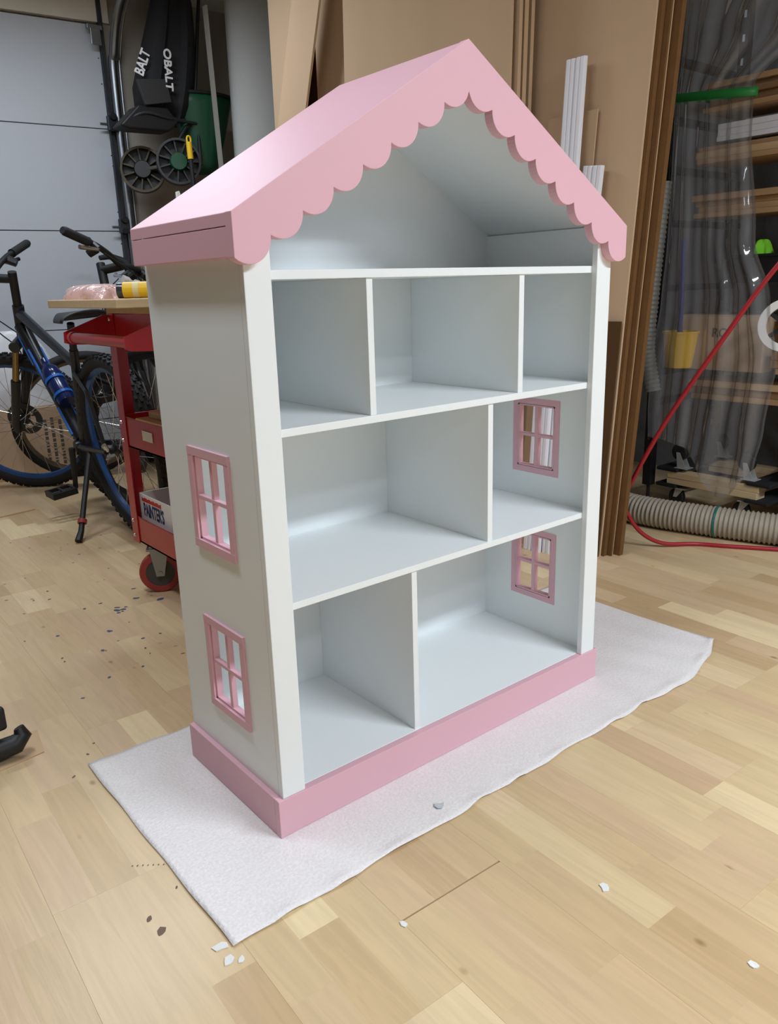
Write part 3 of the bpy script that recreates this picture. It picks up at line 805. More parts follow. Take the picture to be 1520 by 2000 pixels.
can = thing('tape_tube', 'dark tube with a yellow label lying on the cart top beside the pink bag', 'tube', (.335, 1.225, 1.0395 + .024))
A = align((0, 0, 0), (.80, -.60, 0))
MB().lathe([(.018, .06), (.021, .062), (.0235, .058), (.0235, -.06), (0, -.06), (0, -.056), (.018, -.05)], 24, A, closed=True).build('tube_body', mat('smoky_plastic', (58, 60, 70), .15), can, smooth=True)
MB().lathe([(.0236, -.042), (.0241, -.042), (.0241, .036), (.0236, .036)], 24, A, closed=True).build('yellow_label', M_YEL, can)
MB().lathe([(.0242, -.012), (.0245, -.012), (.0245, .006), (.0242, .006)], 24, A, closed=True).build('pale_label_band', mat('pale_label', (226, 210, 150), .5), can)
MB().lathe([(.0205, .0585), (.0243, .0585), (.0243, .0625), (.0205, .0625)], 24, A, closed=True).build('pale_rim', mat('pale_rim', (190, 192, 160), .4), can)
MB().lathe([(0, .05), (.0205, .05), (.0205, .052), (0, .052)], 20, A).build('dark_end', M_BLACK, can)
pb = thing('cardboard_tray_box', "white open cardboard box printed PAINTER'S on the lowest cart tray", 'box', (0, 0, 0))
bx = MB(); X0, X1, Y0, Y1, Z0, Z1 = .395, .62, 1.15, 1.575, .182, .352
bx.box(X0, X1, Y0, Y1, Z0, Z0 + .004)
bx.box(X0, X0 + .004, Y0, Y1, Z0, Z1); bx.box(X1 - .004, X1, Y0, Y1, Z0, Z1 + .02); bx.box(X0, X1, Y0, Y0 + .004, Z0, Z1); bx.box(X0, X1, Y1 - .004, Y1, Z0, Z1)
bx.build('box_body', M_PAPER, pb)
text('printed_word', "PAINTER'S", .066, M_TEXTN, pb, frame((X0 - .0008, 1.452, .296), (0, -1, 0), (0, 0, 1)) @ Matrix.Diagonal((.58, 1, 1, 1)))
rb = MB(); yy = 1.548
for k in range(15):
    wd_ = (.006, .011, .009, .012, .007)[k % 5]
    rb.box(X0 - .0010, X0 - .0002, yy - wd_, yy, .327, .342 - (.003 if k % 3 == 1 else 0)); yy -= wd_ + .0022
rb.build('red_print_line', M_TEXTR, pb)
box('box_lining', mat('grey_board', (128, 116, 100), .9), (X1 - .0052, X1 - .0042, Y0 + .005, Y1 - .005, Z0 + .005, Z1 + .018), pb)
o = lump('plastic_wrap', M_FILM, .50, 1.33, .187, .07, .11, .195, 8, crumple=.2); tag(o, "crumpled clear plastic wrap inside the PAINTER'S box", 'plastic wrap')
o = MB().box(.395, .75, 1.12, 1.40, .6475, .667).build('wood_offcut', M_PINE, bevel=.001); tag(o, 'thicker pale wood offcut lying in the middle cart tray', 'wood offcut', 'wood offcuts on the cart')
o.matrix_world = Matrix.Translation((0, 0, .0))
o = MB().box(.36, .72, 1.10, 1.43, .6405, .6465).build('wood_offcut', M_CARDP); tag(o, 'thin wood sheet under the thicker offcut on the middle cart tray', 'wood offcut', 'wood offcuts on the cart')

# ------------------------------------------------------------------ boxes and sheets by the garage door
def carton(label, x0, x1, y0, y1, z0, z1, rz=0, cat='box', marks=None):
    c = thing('cardboard_box', label, cat, ((x0 + x1) / 2, (y0 + y1) / 2, z0), rot=(0, 0, rz))
    hx, hy, h = (x1 - x0) / 2, (y1 - y0) / 2, z1 - z0
    box('box_body', M_CARD, (-hx, hx, -hy, hy, 0, h - .004), c, bevel=.003)
    for s in (-1, 1): box('flap', M_CARD, (-hx, hx, min(s * .001, s * hy), max(s * .001, s * hy), h - .004, h), c)
    box('tape', mat('brown_tape', (150, 116, 76), .35), (-.025, .025, -hy - .0006, hy + .0006, h - .06, h + .0006), c)
    return c
c = carton('long brown cardboard box on the floor behind the bike wheels', .15, .98, 3.83, 3.99, FZ, .41, radians(-5))
mk_ = MB(); rk = random.Random(77)
for x in (.16, .20, .245):
    z = .06
    while z < .34:
        h_ = rk.uniform(.008, .03); mk_.box(x, x + .018, -.0812, -.0803, z, z + h_); z += h_ + .008
mk_.build('printed_marks', M_TEXTG, c)
o = lump('wrapped_bundle', mat('white_film', (226, 228, 232), .35, bump=.4, bscale=10), .62, 3.93, .412, .27, .065, .45, 12, crumple=.12)
tag(o, 'white plastic wrapped bundle on top of the brown box', 'bundle')
fs = MB().prism([(-.5, 2.90), (.22, 2.99), (.395, 3.02), (.42, 3.55), (-.5, 3.55)], .012, .019, 'z').build('cardboard_sheet', M_CARDP)
tag(fs, 'flat pale cardboard sheet lying on the floor at the left edge', 'cardboard sheet')
fs.matrix_world = Matrix.Translation((0, 0, FZ - .012))

# machine foot at the left edge
mf = thing('machine_stand', 'black metal stand foot with a hooked end at the left edge of the floor', 'stand', (0, 0, 0))
MB().prism([(-.70, .72), (-.40, .80), (-.335, .70), (-.325, .675), (-.40, .66), (-.70, .60)], .075, .135, 'z').build('foot_plate', M_BLACK, mf, bevel=.008)
MB().tube([(-.60, .70, .026), (-.36, .68, .026), (-.315, .675, .032), (-.297, .68, .048), (-.303, .685, .066)], [.026, .026, .024, .02, .012], 10).build('hooked_toe', M_BLACK, mf, smooth=True)
MB().tube([(-.62, .70, FZ + .02), (-.62, .70, .62)], .03, 12).build('post', M_BLACK, mf, smooth=True)
MB().lathe([(0, .015), (.2, .015), (.215, .006), (.215, -.006), (.2, -.015), (0, -.015)], 32, align((-.62, .70, .60), (.3, 0, 1))).build('round_plate', M_BLACK, mf, smooth=True)
o = MB().prism([(-.50, .62), (-.262, .655), (-.245, .77), (-.5, .80)], FZ, FZ + .003, 'z').build('card_scrap', M_CARDP); tag(o, 'pale card scrap on the floor beneath the black hooked foot', 'card scrap')

# ------------------------------------------------------------------ garage door track
tr = thing('door_track', 'galvanised steel garage door track curving at the top of the doorway', 'door track', (1.47, 3.98, 0))
def trk(z): return .03 + .0 * z
pth = [(-.005, 0, FZ), (-.005, 0, 1.2), (-.005, 0, 2.28), (-.002, -.03, 2.44), (.004, -.11, 2.60), (.01, -.24, 2.71), (.02, -.42, 2.755)]
MB().tube(smooth_path(pth, 6), .026, 14).build('track_rail', M_STEEL, tr, smooth=True)
MB().tube(smooth_path([(p[0] + .045, p[1] + .01, p[2]) for p in pth], 6), .006, 8).build('track_lip', M_STEEL, tr, smooth=True)
box('jamb_angle', M_DSTEEL, (-.060, -.036, .005, .035, FZ, 2.79), tr)
for z in (.30, 1.455, 2.045):
    h = MB().lathe([(0, -.012), (.02, -.012), (.024, 0), (.02, .012), (0, .012)], 16, align((-.052, -.035, z + .045), (0, 1, 0))).build('hinge_roller', M_BLACK, tr, smooth=True)
    MB().box(-.085, -.02, -.032, -.005, z - .035, z + .05).build('hinge_plate', M_DSTEEL, h, bevel=.004)
    MB().tube([(-.13, -.02, z), (-.06, -.02, z)], .008, 8).build('hinge_pin', M_STEEL, h)
    MB().lathe([(0, -.01), (.017, -.01), (.017, .01), (0, .01)], 14, align((-.052, -.035, z - .02), (0, 1, 0))).build('lower_roller', M_BLACK, h)
bk = MB(); bk.box(-.145, -.055, -.03, .0, 2.555, 2.58); bk.box(-.13, -.07, -.035, -.03, 2.47, 2.56); bk.build('top_bracket', M_STEEL, tr, bevel=.003)

# ------------------------------------------------------------------ mower bag hanging on the wall
gb = thing('mower_bag', 'black fabric mower grass bag with white lettering hanging by the door track', 'bag', (0, 0, 0))
secs = [(2.79, 1.66, 1.86, .05), (2.68, 1.625, 1.87, .08), (2.52, 1.575, 1.865, .11), (2.36, 1.52, 1.845, .13), (2.22, 1.475, 1.82, .14), (2.12, 1.475, 1.79, .13), (2.05, 1.52, 1.765, .09)]
def bagfn(u, v):
    k = v * (len(secs) - 1); i = min(int(k), len(secs) - 2); f_ = k - i
    z, x0, x1, d = [secs[i][q] * (1 - f_) + secs[i + 1][q] * f_ for q in range(4)]
    a = 2 * pi * u; cx = (x0 + x1) / 2; rx = (x1 - x0) / 2
    cc = cos(a); ss = sin(a)
    fold = 1 + .05 * sin(5 * a + 3 * v) * (1 if ss < 0 else .3)
    return (cx + rx * (abs(cc) ** .7) * (1 if cc > 0 else -1), 3.70 + d * (abs(ss) ** .7) * (1 if ss > 0 else -1) * fold - .03 * max(0, -ss) * (1 if abs(cc) < .25 else 0) * -1, z)
MB().grid(bagfn, 40, 24).build('bag_fabric', M_BLACKF, gb, smooth=True)
MB().box(1.45, 1.80, 3.62, 3.80, 2.035, 2.06).build('bag_floor', M_BLACK, gb, bevel=.006)
MB().prism([(1.30, 1.975), (1.42, 2.09), (1.60, 2.09), (1.66, 2.02), (1.60, 1.965), (1.36, 1.96)], 3.56, 3.70).build('chute', M_BLACK, gb, bevel=.01)
MB().prism([(1.42, 2.22), (1.60, 2.24), (1.62, 2.12), (1.46, 2.09)], 3.545, 3.57).build('chute_flap', mat('dark_grey_plastic', (46, 46, 46), .6), gb, bevel=.003)
MB().tube(smooth_path([(1.32, 3.58, 1.985), (1.45, 3.56, 2.05), (1.60, 3.56, 2.035), (1.80, 3.6, 2.03)], 5), .009, 8).build('wire_frame', M_DSTEEL, gb, smooth=True)
MB().tube([(1.78, 3.66, 2.03), (1.775, 3.66, 1.86)], .012, 8).build('frame_leg', M_BLACK, gb)
text('side_lettering', 'BALT', .075, M_TEXTW, gb, frame((1.478, 3.575, 2.315), (.42, .06, .9), (-.9, .1, .42)) @ Matrix.Diagonal((.85, 1, 1, 1)), .003)
text('front_lettering', 'OBALT', .070, M_TEXTW, gb, frame((1.615, 3.545, 2.29), (-.03, .0, -1), (1, .05, -.03)) @ Matrix.Diagonal((1, .9, 1, 1)), .003)

# ------------------------------------------------------------------ broadcast spreader
spd = thing('lawn_spreader', 'green lawn spreader with two black spoked wheels hanging on the wall', 'spreader', (0, 0, 0))
def spwheel(p, d, R, hubm, tone):
    A = align(p, d)
    rim = MB().lathe([(R * .90, -.03), (R, -.03), (R, .03), (R * .90, .03), (R * .93, 0)], 32, A, closed=True).build('spreader_wheel', tone, spd, smooth=True)
    f_ = MB()
    for k in range(11):
        Q = A @ Matrix.Rotation(2 * pi * k / 11, 4, 'Z'); f_.box(R * .38, R * .93, -.004, .004, -.016, .02, Q)
    f_.build('wheel_spokes', tone, rim)
    MB().lathe([(0, -.02), (R * .93, -.02), (R * .93, -.016), (0, -.016)], 28, A).build('wheel_web', M_BLACK, rim)
    MB().lathe([(0, .034), (R * .36, .034), (R * .41, .02), (R * .41, -.016), (0, -.016)], 24, A).build('hub_cap', hubm, rim, smooth=True)
M_DIRT = mat('dirty_black_plastic', (74, 64, 48), .7, var=.5, vscale=14)
spwheel((1.605, 3.50, 1.79), (-.35, -.93, .05), .128, M_GREEN, mat('worn_black_plastic', (44, 44, 46), .5))
spwheel((1.475, 3.72, 1.765), (-.42, -.9, .05), .130, M_BLACK, M_DIRT)
MB().tube([(1.605, 3.52, 1.79), (1.475, 3.72, 1.765)], .012, 8).build('axle', M_STEEL, spd)
def hop(u, v):
    a = 2 * pi * u; k = .07 + .15 * v ** .7
    return (1.86 + .9 * k * cos(a) + .02 * v, 3.68 + .55 * k * sin(a), 1.76 + .44 * v)
MB().grid(hop, 28, 8).build('hopper', M_GREEN, spd, smooth=True, solid=.006)
hr = [(1.88 + .205 * cos(2 * pi * k / 24), 3.68 + .125 * sin(2 * pi * k / 24), 2.20) for k in range(24)]
MB().tube(hr, .010, 8, closed=True).build('hopper_rim', M_BLACK, spd, smooth=True)
MB().tube([(1.80, 3.60, 1.80), (1.81, 3.62, 2.19), (1.93, 3.70, 2.74)], .011, 8).build('handle_pole', M_BLACK, spd, smooth=True)
MB().tube([(1.60, 3.62, 1.83), (1.72, 3.6, 2.0), (1.80, 3.62, 2.05)], .012, 8).build('frame_tube', M_BLACK, spd, smooth=True)
yp = thing('broom_handle', 'black broom handle with a yellow hanging end in front of the spreader wheel', 'broom', (0, 0, 0))
MB().tube([(1.665, 3.36, FZ), (1.615, 3.36, 1.79)], .013, 12).build('pole', M_BLACK, yp, smooth=True)
g_ = MB(); g_.tube([(1.615, 3.36, 1.79), (1.6125, 3.36, 1.88)], [.0165, .0165], 12)
g_.tube([(1.603, 3.36, 1.878), (1.601, 3.36, 1.898), (1.606, 3.36, 1.909), (1.614, 3.36, 1.912), (1.621, 3.36, 1.908), (1.625, 3.36, 1.898), (1.625, 3.36, 1.878)], .0055, 8)
g_.build('hanging_end', M_YEL, yp, smooth=True)
o = MB().prism([(1.49, 0), (1.52, 0), (1.503, 1.595), (1.497, 1.612), (1.479, 1.606)], 3.30, 3.318).build('paint_stick', M_PAPER, bevel=.002); o.location = (0, 0, FZ)
tag(o, 'thin white stick whose tip shows above the pink roof edge', 'stick')

# ------------------------------------------------------------------ polycarbonate sheet in the corner
def poly(u, v):
    a = radians(205 - 175 * u)
    return (2.22 + .25 * cos(a) - .02 * (1 - v), 3.44 + .17 * sin(a) * -1 * .9, FZ + v * 2.72)
o = MB().grid(poly, 90, 2).build('polycarbonate_sheet', M_POLY, smooth=True, solid=.004)
tag(o, 'milky translucent plastic sheet curled upright in the far corner', 'plastic sheet')
o = MB().box(-.006, .006, -.02, .02, 0, 2.65).build('wall_batten', mat('grey_batten', (168, 164, 156), .5)); o.location = (1.93, 3.50, FZ); o.rotation_euler = (0, radians(-1.5), 0)
tag(o, 'pale upright strip edge beside the milky plastic sheet', 'strip')

# ------------------------------------------------------------------ cardboard sheets along the right side
def sheet(label, x, y0, y1, z1, th=.006, lean=0.0, skew=0.0, m=M_CARD, group=None, z0=FZ, cat='cardboard sheet'):
    """upright sheet facing -x: right edge y0, left edge y1; lean tips the top towards +x, skew slides the top along -y"""
    h = z1 - z0
    vs = []
    for dx in (0, th):
        vs += [(x + dx, y0, z0), (x + dx, y1, z0), (x + dx + lean, y1 - skew, z1), (x + dx + lean, y0 - skew, z1)]
    mb = MB().add(vs, [(0, 1, 2, 3), (7, 6, 5, 4), (0, 4, 5, 1), (1, 5, 6, 2), (2, 6, 7, 3), (3, 7, 4, 0)])
    o = mb.build('cardboard_sheet', m)
    return tag(o, label, cat, group)
rc = random.Random(9)
# near stack (its edges run down to the floor right of the bookcase)
x = 1.852
ths = [.012, .022, .012, .016, .026, .014]
for i, th in enumerate(ths):
    lab = ['broad cardboard sheet at the front of the nearer upright stack, behind the white trim boards', 'second cardboard sheet in the nearer upright stack', 'third cardboard sheet in the nearer upright stack', 'fourth cardboard sheet in the nearer upright stack', 'fifth cardboard sheet in the nearer upright stack', 'rearmost cardboard sheet in the nearer upright stack, next to the rack'][i]
    dy = [0, -.012, -.03, -.022, -.05, -.036][i]
    sheet(lab, x, .603 + dy, 1.75, 2.42 - .02 * i, th - .0022, .028, .135, M_CARD if i in (0, 3) else M_CARDE, 'nearer upright cardboard stack')
    x += th
# far stack, in front of it to the left
x = 1.70
ths2 = [.014, .016, .02, .018, .024, .016, .02]
ords = ['front', 'second', 'third', 'fourth', 'fifth', 'sixth', 'rearmost']
for i, th in enumerate(ths2):
    sheet(('broad plain cardboard sheet right behind the roof peak, front of the farther stack' if i == 0 else '%s cardboard sheet in the farther upright stack behind the roof peak' % ords[i]), x, 1.02 + [0, .012, -.01, .016, 0, .02, .004][i], 2.02 - .01 * i, 2.40 - .015 * i, th - .003, .012, .055, M_CARD if i % 2 == 0 else M_CARDE, 'farther upright cardboard stack')
    x += th
sheet('shorter cardboard sheet with shade in its colour, low in front of the nearer stack', 1.8415, .604, 1.0, .905, .005, .006, .052, mat('cardboard_shaded', (88, 62, 36), .9, var=.1, vscale=6, spec=.2))  # weaker light on this low sheet is put into its darker brown
sheet('small cardboard sheet whose top shows behind the white trim boards', 1.838, .80, 1.02, 1.628, .005, .014, .105, M_CARD)
# pieces left of the far stack
sheet('tall narrow cardboard strip leaning left of the roof ridge', 1.655, 2.905, 3.145, 2.42, .012, .02, .86, M_CARD)
sheet('cardboard sheet in the shade between the leaning strip and the farther stack', 1.80, 2.06, 2.33, 2.5, .02, .01, .0, M_CARD)
sheet('dark cardboard sheet behind the leaning strip', 1.88, 2.15, 2.75, 2.55, .012, .01, .0, M_CARDE)
sheet('cardboard sheet farthest left, beside the milky plastic sheet', 1.79, 2.42, 2.72, 2.6, .010, .01, .0, M_CARD)

# ------------------------------------------------------------------ white trim boards
def trim_board(label, bx, by, tx, ty, z1, wd=.085):
    """fluted white board leaning from floor (bx,by) to (tx,ty,z1), face towards -x"""
    hgt = sqrt((tx - bx) ** 2 + (ty - by) ** 2 + (z1 - FZ) ** 2)
    zax = Vector((tx - bx, ty - by, z1 - FZ)).normalized(); yax = Vector((0, 1, 0)); yax = (yax - zax * yax.dot(zax)).normalized(); xax = yax.cross(zax)
    M = Matrix(((xax.x, yax.x, zax.x, bx), (xax.y, yax.y, zax.y, by), (xax.z, yax.z, zax.z, FZ), (0, 0, 0, 1)))
    h = wd / 2
    prof = [(.0, h), (.010, h), (.010, -h), (.0, -h), (-.004, -h + .006), (-.004, -h + .018), (0, -h + .022), (-.004, -h + .026), (-.004, -.006), (.003, -.003), (.003, .003), (-.004, .006), (-.004, h - .026), (0, h - .022), (-.004, h - .018), (-.004, h - .006)]
    vs = [(p[0], p[1], 0) for p in prof] + [(p[0], p[1], hgt) for p in prof]
    n = len(prof); fs = [tuple(range(n)), tuple(range(2 * n - 1, n - 1, -1))] + [(i, i + n, (i + 1) % n + n, (i + 1) % n) for i in range(n)]
    o = MB().add(vs, fs, M).build('trim_board', M_TRIM)
    return tag(o, label, 'trim board', 'white trim boards')
trim_board('tallest fluted white trim board leaning on the cardboard', 1.735, .80, 1.818, .770, 1.797)
trim_board('shortest white trim board, its end just above the right roof slope', 1.812, .815, 1.828, .688, 1.441)
trim_board('white trim board hidden behind the bookcase, seen only through its right windows', 1.716, .838, 1.7796, .80, 1.38)

# ------------------------------------------------------------------ right side: rack with lumber
rack = thing('storage_rack', 'black steel storage rack standing right of the cardboard stack', 'rack', (0, 0, 0))
for (x, y) in ((2.72, .955), (3.30, .955), (2.72, -.75), (3.30, -.75)):
    p = MB().box(x - .022, x + .022, y - .022, y + .022, .075, 2.55).build('rack_post', M_BLACK, rack, bevel=.002)
    MB().lathe([(.0, 0), (.028, 0), (.028, .008), (.008, .02), (.008, .08), (0, .08)], 14, Matrix.Translation((x, y, FZ))).build('levelling_foot', M_BLACK, p, smooth=True)
    hl = MB()
    for k in range(22): hl.box(x - .0235, x - .0215, y - .006, y + .006, .3 + k * .1, .33 + k * .1)
    hl.build('post_slots', M_STEEL, p)
for z in (.50, .64, 1.02, 1.30, 1.52, 1.72, 1.95):
    for y in (.93, .1, -.72):
        MB().box(2.70, 3.32, y - .018, y + .018, z - .028, z).build('rack_arm', M_DSTEEL, rack, bevel=.002)
rl = random.Random(31)
cols = [M_LUM, mat('lumber_pale', (198, 166, 124), .7, var=.15, vscale=5, stretch=(10, 1, 10)), mat('lumber_dark', (138, 104, 70), .7, var=.2, vscale=5, stretch=(10, 1, 10))]
def stack(z, ys, n, xs, word, white=False, th=.026):
    zz_ = z
    for i in range(n):
        t_ = th * rl.uniform(.75, 1.15)
        if zz_ + t_ > ys[2]: break
        o = MB().box(xs + .03 + rl.uniform(-.02, .02), xs + .28, ys[0] + rl.uniform(-.05, .05), ys[1] + rl.uniform(-.04, .0), zz_ + .0006, zz_ + t_).build('lumber_board', M_TRIM if white else rl.choice(cols), bevel=.0015)
        tag(o, '%s board %s' % ('white primed' if white else 'bare wood', word % ['lowest', 'second from the bottom', 'third from the bottom', 'fourth from the bottom', 'fifth from the bottom', 'sixth from the bottom'][i]), 'board', 'boards on the rack')
        zz_ += t_
stack(1.72, (-.7, .84, 1.92), 5, 2.74, '%s on the highest rack arms')
stack(1.52, (-.7, .86, 1.66), 3, 2.74, '%s on the second highest rack arms')
stack(1.605, (-.7, .80, 1.69), 3, 2.76, '%s of the white layer on the upper arms', True, .024)
stack(1.30, (-.7, .86, 1.44), 4, 2.74, '%s on the rack arms above the black bin')
stack(.64, (-.7, .44, .76), 3, 2.76, '%s on the low rack arms behind the plastic sheeting', False, .034)
stack(.79, (-.7, .45, .96), 5, 2.80, '%s of the pile below the black bin', False, .03)
stack(.50, (-.7, .84, .60), 3, 2.78, '%s on the lowest rack arms', False, .032)

bn = thing('storage_bin', 'black open bin on the rack below the lumber', 'bin', (0, 0, 0))
mb = MB(); mb.box(2.72, 3.1, -.2, .62, 1.022, 1.03); mb.box(2.72, 2.73, -.2, .62, 1.03, 1.13); mb.box(3.09, 3.1, -.2, .62, 1.03, 1.13); mb.box(2.72, 3.1, -.2, -.19, 1.03, 1.13); mb.box(2.72, 3.1, .61, .62, 1.03, 1.13)
mb.build('bin_body', M_BLACK, bn); MB().tube([(2.72, -.2, 1.13), (2.72, .62, 1.13), (3.1, .62, 1.13), (3.1, -.2, 1.13)], .007, 8, closed=True).build('bin_rim', M_BLACK, bn, smooth=True)
for i, (y, m_, lab) in enumerate(((.53, M_GLOVE, 'lime green work glove heaped in the black bin'), (.33, M_GLOVE, 'second lime green glove in the black bin, cut by the right edge'), (.43, M_BLACKF, 'black glove between the lime green gloves in the bin'))):
    o = lump('work_glove', m_, 2.80 + .0 * i, y, 1.031, .055, .045, .165 - .02 * (i == 2), 20 + i, crumple=.3); tag(o, lab, 'glove', 'gloves in the black bin')

def dolly(label, cx, cy, z, rz, up=False, L=.45, Wd=.36):
    """small furniture dolly: two long rails, two cross boards, four casters (under, or on top when turned over)"""
    d = thing('furniture_dolly', label, 'dolly', (cx, cy, z), 'stacked furniture dollies', rot=(0, 0, rz))
    b0 = 0 if up else .105
    for s in (-1, 1):
        rl_ = MB().box(-L / 2, L / 2, s * Wd / 2 - .035, s * Wd / 2 + .035, b0, b0 + .03).build('rail', M_PINE, d, bevel=.002)
    for s in (-1, 1):
        e = MB().box(s * L / 2 - .055, s * L / 2 + .055, -Wd / 2 - .045, Wd / 2 + .045, b0 - .018 if not up else b0 + .0305, b0 - .0005 if not up else b0 + .048).build('carpeted_end', M_BLACKF, d, bevel=.006)
    for sx in (-1, 1):
        for sy in (-1, 1):
            x, y = sx * (L / 2 - .06), sy * Wd / 2
            zc = .04 if not up else b0 + .048 + .075
            Mw = Matrix.Translation((x + .02, y, zc)) @ Matrix.Rotation(pi / 2, 4, 'X')
            wo = MB().lathe([(0, -.014), (.034, -.014), (.04, -.008), (.04, .008), (.034, .014), (0, .014)], 24, Mw).build('caster_wheel', M_BLACKR, d, smooth=True)
            f_ = MB(); zt = b0 - .0185 if not up else b0 + .0485
            for s in (-1, 1):
                f_.prism([(x + .012, zc), (x + .03, zc), (x + .02, zt), (x - .025, zt)], y + s * .018 - .0012, y + s * .018 + .0012)
            f_.box(x - .035, x + .03, y - .03, y + .03, min(zt, zt + (.003 if up else -.003)), max(zt, zt + (.003 if up else -.003)))
            f_.build('caster_fork', mat('zinc_plate', (196, 196, 194), .4, metal=.35), wo)
    return d
dolly('lowest furniture dolly on the floor under the rack', 2.92, .62, FZ, radians(88))
dolly('furniture dolly lying upside down on the lowest dolly, wheels up', 2.92, .62, FZ + .1355, radians(89), up=True)
dolly('furniture dolly at the right edge beside the plastic sheeting', 2.96, .055, FZ + .14, radians(89))
dolly('furniture dolly upside down at the right edge with its wheels up', 2.97, .05, FZ + .2755, radians(90), up=True)
o = MB().box(2.80, 3.12, -.16, .30, FZ, FZ + .1395).build('wood_crate', M_BLACK, bevel=.004); tag(o, 'black crate on the floor carrying the right hand dollies', 'crate')

cb = carton('brown cardboard box on the rack behind the clear plastic sheeting', 2.78, 3.10, .48, .88, .642, .885, 0)
text('printed_word', 'RO', .055, M_TEXTG, cb, frame((-.1608, .0, .165), (0, -1, 0), (0, 0, 1)))
o = MB().lathe([(.075, -.012), (.105, -.012), (.105, .012), (.075, .012)], 32, align((2.64, .325, .855), (-1, -.35, .1)), closed=True)
dsc = thing('cable_reel', 'white ring with a black spoked centre at the right edge of the rack', 'reel', (0, 0, 0))
o.build('white_ring', M_PAPER, dsc, smooth=True)
A = align((2.642, .325, .855), (-1, -.35, .1))
q = MB()
for k in range(5): q.box(.012, .08, -.008, .008, -.006, .006, A @ Matrix.Rotation(2 * pi * k / 5, 4, 'Z'))
q.build('spokes', M_BLACK, dsc); MB().lathe([(0, -.02), (.028, -.02), (.028, .02), (0, .02)], 20, A).build('hub', M_BLACK, dsc)
bk_ = thing('mop_bucket', 'yellow bucket with a blue handle behind the plastic sheeting', 'bucket', (2.66, .80, .66))
MB().lathe([(0, 0), (.055, 0), (.075, .15), (.079, .15), (.079, .16), (.07, .16), (.05, .01), (0, .01)], 24).build('bucket_body', M_YEL, bk_, smooth=True)
MB().tube([(0, 0, .02), (.0, .02, .55)], .012, 8).build('mop_pole', mat('deep_blue_plastic', (36, 44, 120), .5), bk_, smooth=True)

# ------------------------------------------------------------------ clear plastic sheeting tied with a green strap
def lerp_tab(tab, z):
    for a, b in zip(tab, tab[1:]):
        if a[0] >= z >= b[0]:
            f_ = (a[0] - z) / (a[0] - b[0]); f_ = f_ * f_ * (3 - 2 * f_)
            return [a[i] + (b[i] - a[i]) * f_ for i in range(1, len(a))]
    return list(tab[-1][1:])
#        z     left  right  pleat  x
TAB = [(2.60, .86, -.28, .10, 2.52), (2.25, .85, -.02, .07, 2.53), (1.95, .845, .26, .05, 2.545), (1.74, .84, .50, .030, 2.55), (1.62, .835, .495, .035, 2.55), (1.2, .83, .445, .05, 2.55),
       (.95, .84, .36, .06, 2.55), (.70, .87, .31, .07, 2.55), (.45, .87, .335, .06, 2.545), (.30, .86, .36, .05, 2.54)]
def psheet(u, v):
    z = 2.60 - 2.30 * v
    l, r_, am, x = lerp_tab(TAB, z)
    y = l + (r_ - l) * u
    # hem climbs at the left, hangs to a point at the right
    low = .0
    if v > .85:
        k = (v - .85) / .15
        tip = math.exp(-((u - .72) / .2) ** 2)
        z -= k * (.19 * tip); y += k * tip * .03 * (.72 - u) * 6
        z += k * .05 * (1 - u)
    xx = x + am * (.55 * sin(u * 21 + .8 * sin(v * 5)) + .3 * sin(u * 47 + 2 * v) + .25 * sin(u * 9 + v * 7)) * .30
    return (xx, y, z)
ps = MB().grid(psheet, 130, 90).build('plastic_sheeting', M_SHEET, smooth=True)
tag(ps, 'clear plastic sheeting hanging in folds, gathered by a green strap', 'plastic sheeting')
st = []
for k in range(40):
    a = 2 * pi * k / 40
    st.append((2.55 + .055 * sin(a), .672 + .185 * cos(a), 1.742 - .018 * cos(a) * -1 + .006 * sin(a)))
sm = MB(); n = len(st)
vs = [(p[0] * 1.0, p[1], p[2] - .016) for p in st] + [(p[0], p[1], p[2] + .016) for p in st]
sm.add(vs, [(i, (i + 1) % n, n + (i + 1) % n, n + i) for i in range(n)])
o = sm.build('tie_strap', M_STRAP, smooth=True, solid=.003); tag(o, 'green strap tied round the clear plastic sheeting', 'strap')

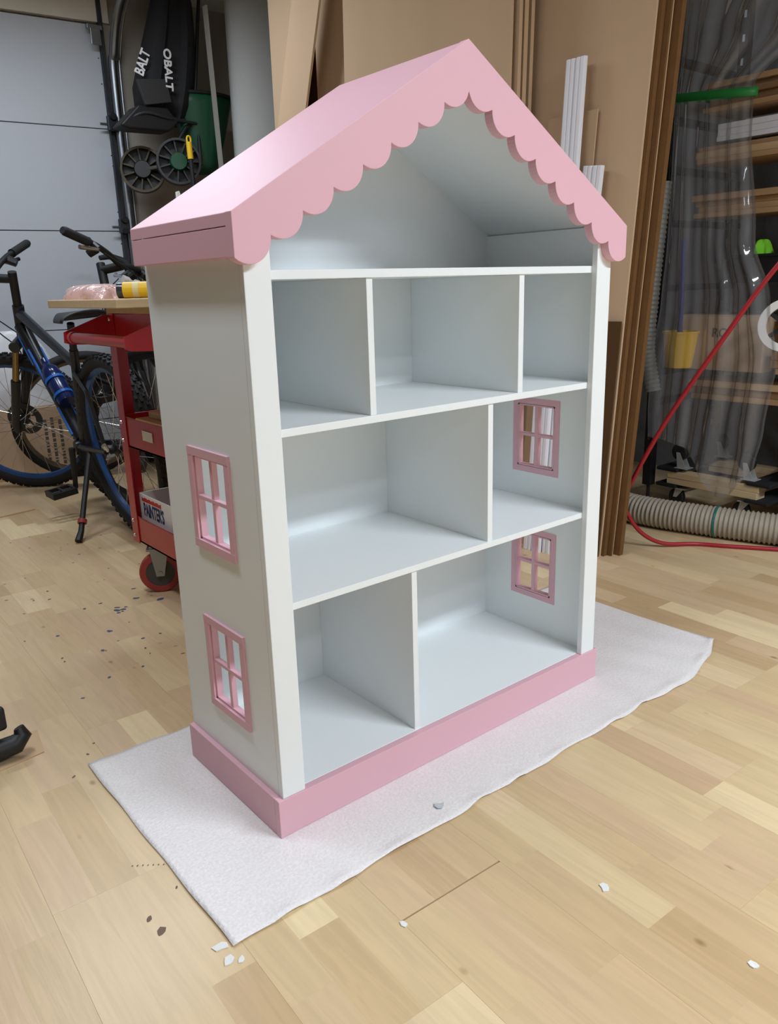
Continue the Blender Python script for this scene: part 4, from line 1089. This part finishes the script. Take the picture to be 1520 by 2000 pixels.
# ------------------------------------------------------------------ hoses
def corrugated(name, pts, r, pitch, m, label, n=20, groove=None):
    path = smooth_path(pts, 24)
    # resample
    L = [0]
    for a, b in zip(path, path[1:]): L.append(L[-1] + (b - a).length)
    tot = L[-1]; cnt = int(tot / (pitch / 6)); out = []; rad = []; j = 0
    for i in range(cnt + 1):
        d = tot * i / cnt
        while j < len(L) - 2 and L[j + 1] < d: j += 1
        t_ = (d - L[j]) / max(1e-9, L[j + 1] - L[j])
        out.append(path[j].lerp(path[j + 1], t_)); c = cos(2 * pi * d / pitch)
        rad.append(r * (1 + .055 * max(-1, min(1, 1.8 * c))))
    o = MB().tube(out, rad, n).build(name, m, smooth=False)
    for p in o.data.polygons: p.use_smooth = True
    return o
ho = thing('corrugated_hose', 'thick beige corrugated dust hose lying on the floor under the rack', 'hose', (0, 0, 0))
HR = .062
h1 = corrugated('hose_body', [(2.60, 1.10, FZ + HR * 1.06), (2.50, 1.0, FZ + HR * 1.06), (2.36, .86, FZ + HR * 1.06), (2.345, .70, FZ + HR * 1.06), (2.385, .50, FZ + HR * 1.06), (2.45, .27, FZ + HR * 1.06), (2.55, .0, FZ + HR * 1.06), (2.66, -.4, FZ + HR * 1.06)], HR, .0185, M_HOSE, '')
h1.parent = ho
MB().lathe([(HR * 1.07, -.004), (HR * 1.1, -.004), (HR * 1.1, .004), (HR * 1.07, .004)], 24, align((2.407, .42, FZ + HR * 1.06), (.25, -.93, 0)), closed=True).build('zip_tie', mat('teal_plastic', (20, 110, 100), .4), h1)
o = corrugated('corrugated_hose', [(2.62, .90, .55), (2.60, .93, .75), (2.585, .915, 1.0), (2.575, .895, 1.25), (2.57, .88, 1.45)], .036, .020, mat('grey_hose', (132, 132, 128), .5), '')
tag(o, 'narrow grey corrugated hose hanging between the cardboard stack and the plastic sheeting', 'hose')
RH = [(2.16, -.62, 2.79), (2.16, -.56, 2.3), (2.13, -.36, 1.72), (2.06, -.10, 1.30), (2.02, .085, 1.085), (2.0, .263, .812), (2.0, .442, .531), (2.0, .565, .295), (2.0, .598, .21), (2.01, .585, .135), (2.06, .545, .055), (2.13, .49, .012), (2.235, .415, FZ + .0085), (2.30, .31, FZ + .0085), (2.40, .155, FZ + .0085), (2.55, -.1, FZ + .0085), (2.75, -.5, FZ + .0085)]
rh = MB().tube(smooth_path(RH, 10), .0085, 12).build('air_hose', M_REDH, smooth=True); tag(rh, 'red air hose looping from the right edge down to the floor', 'hose')
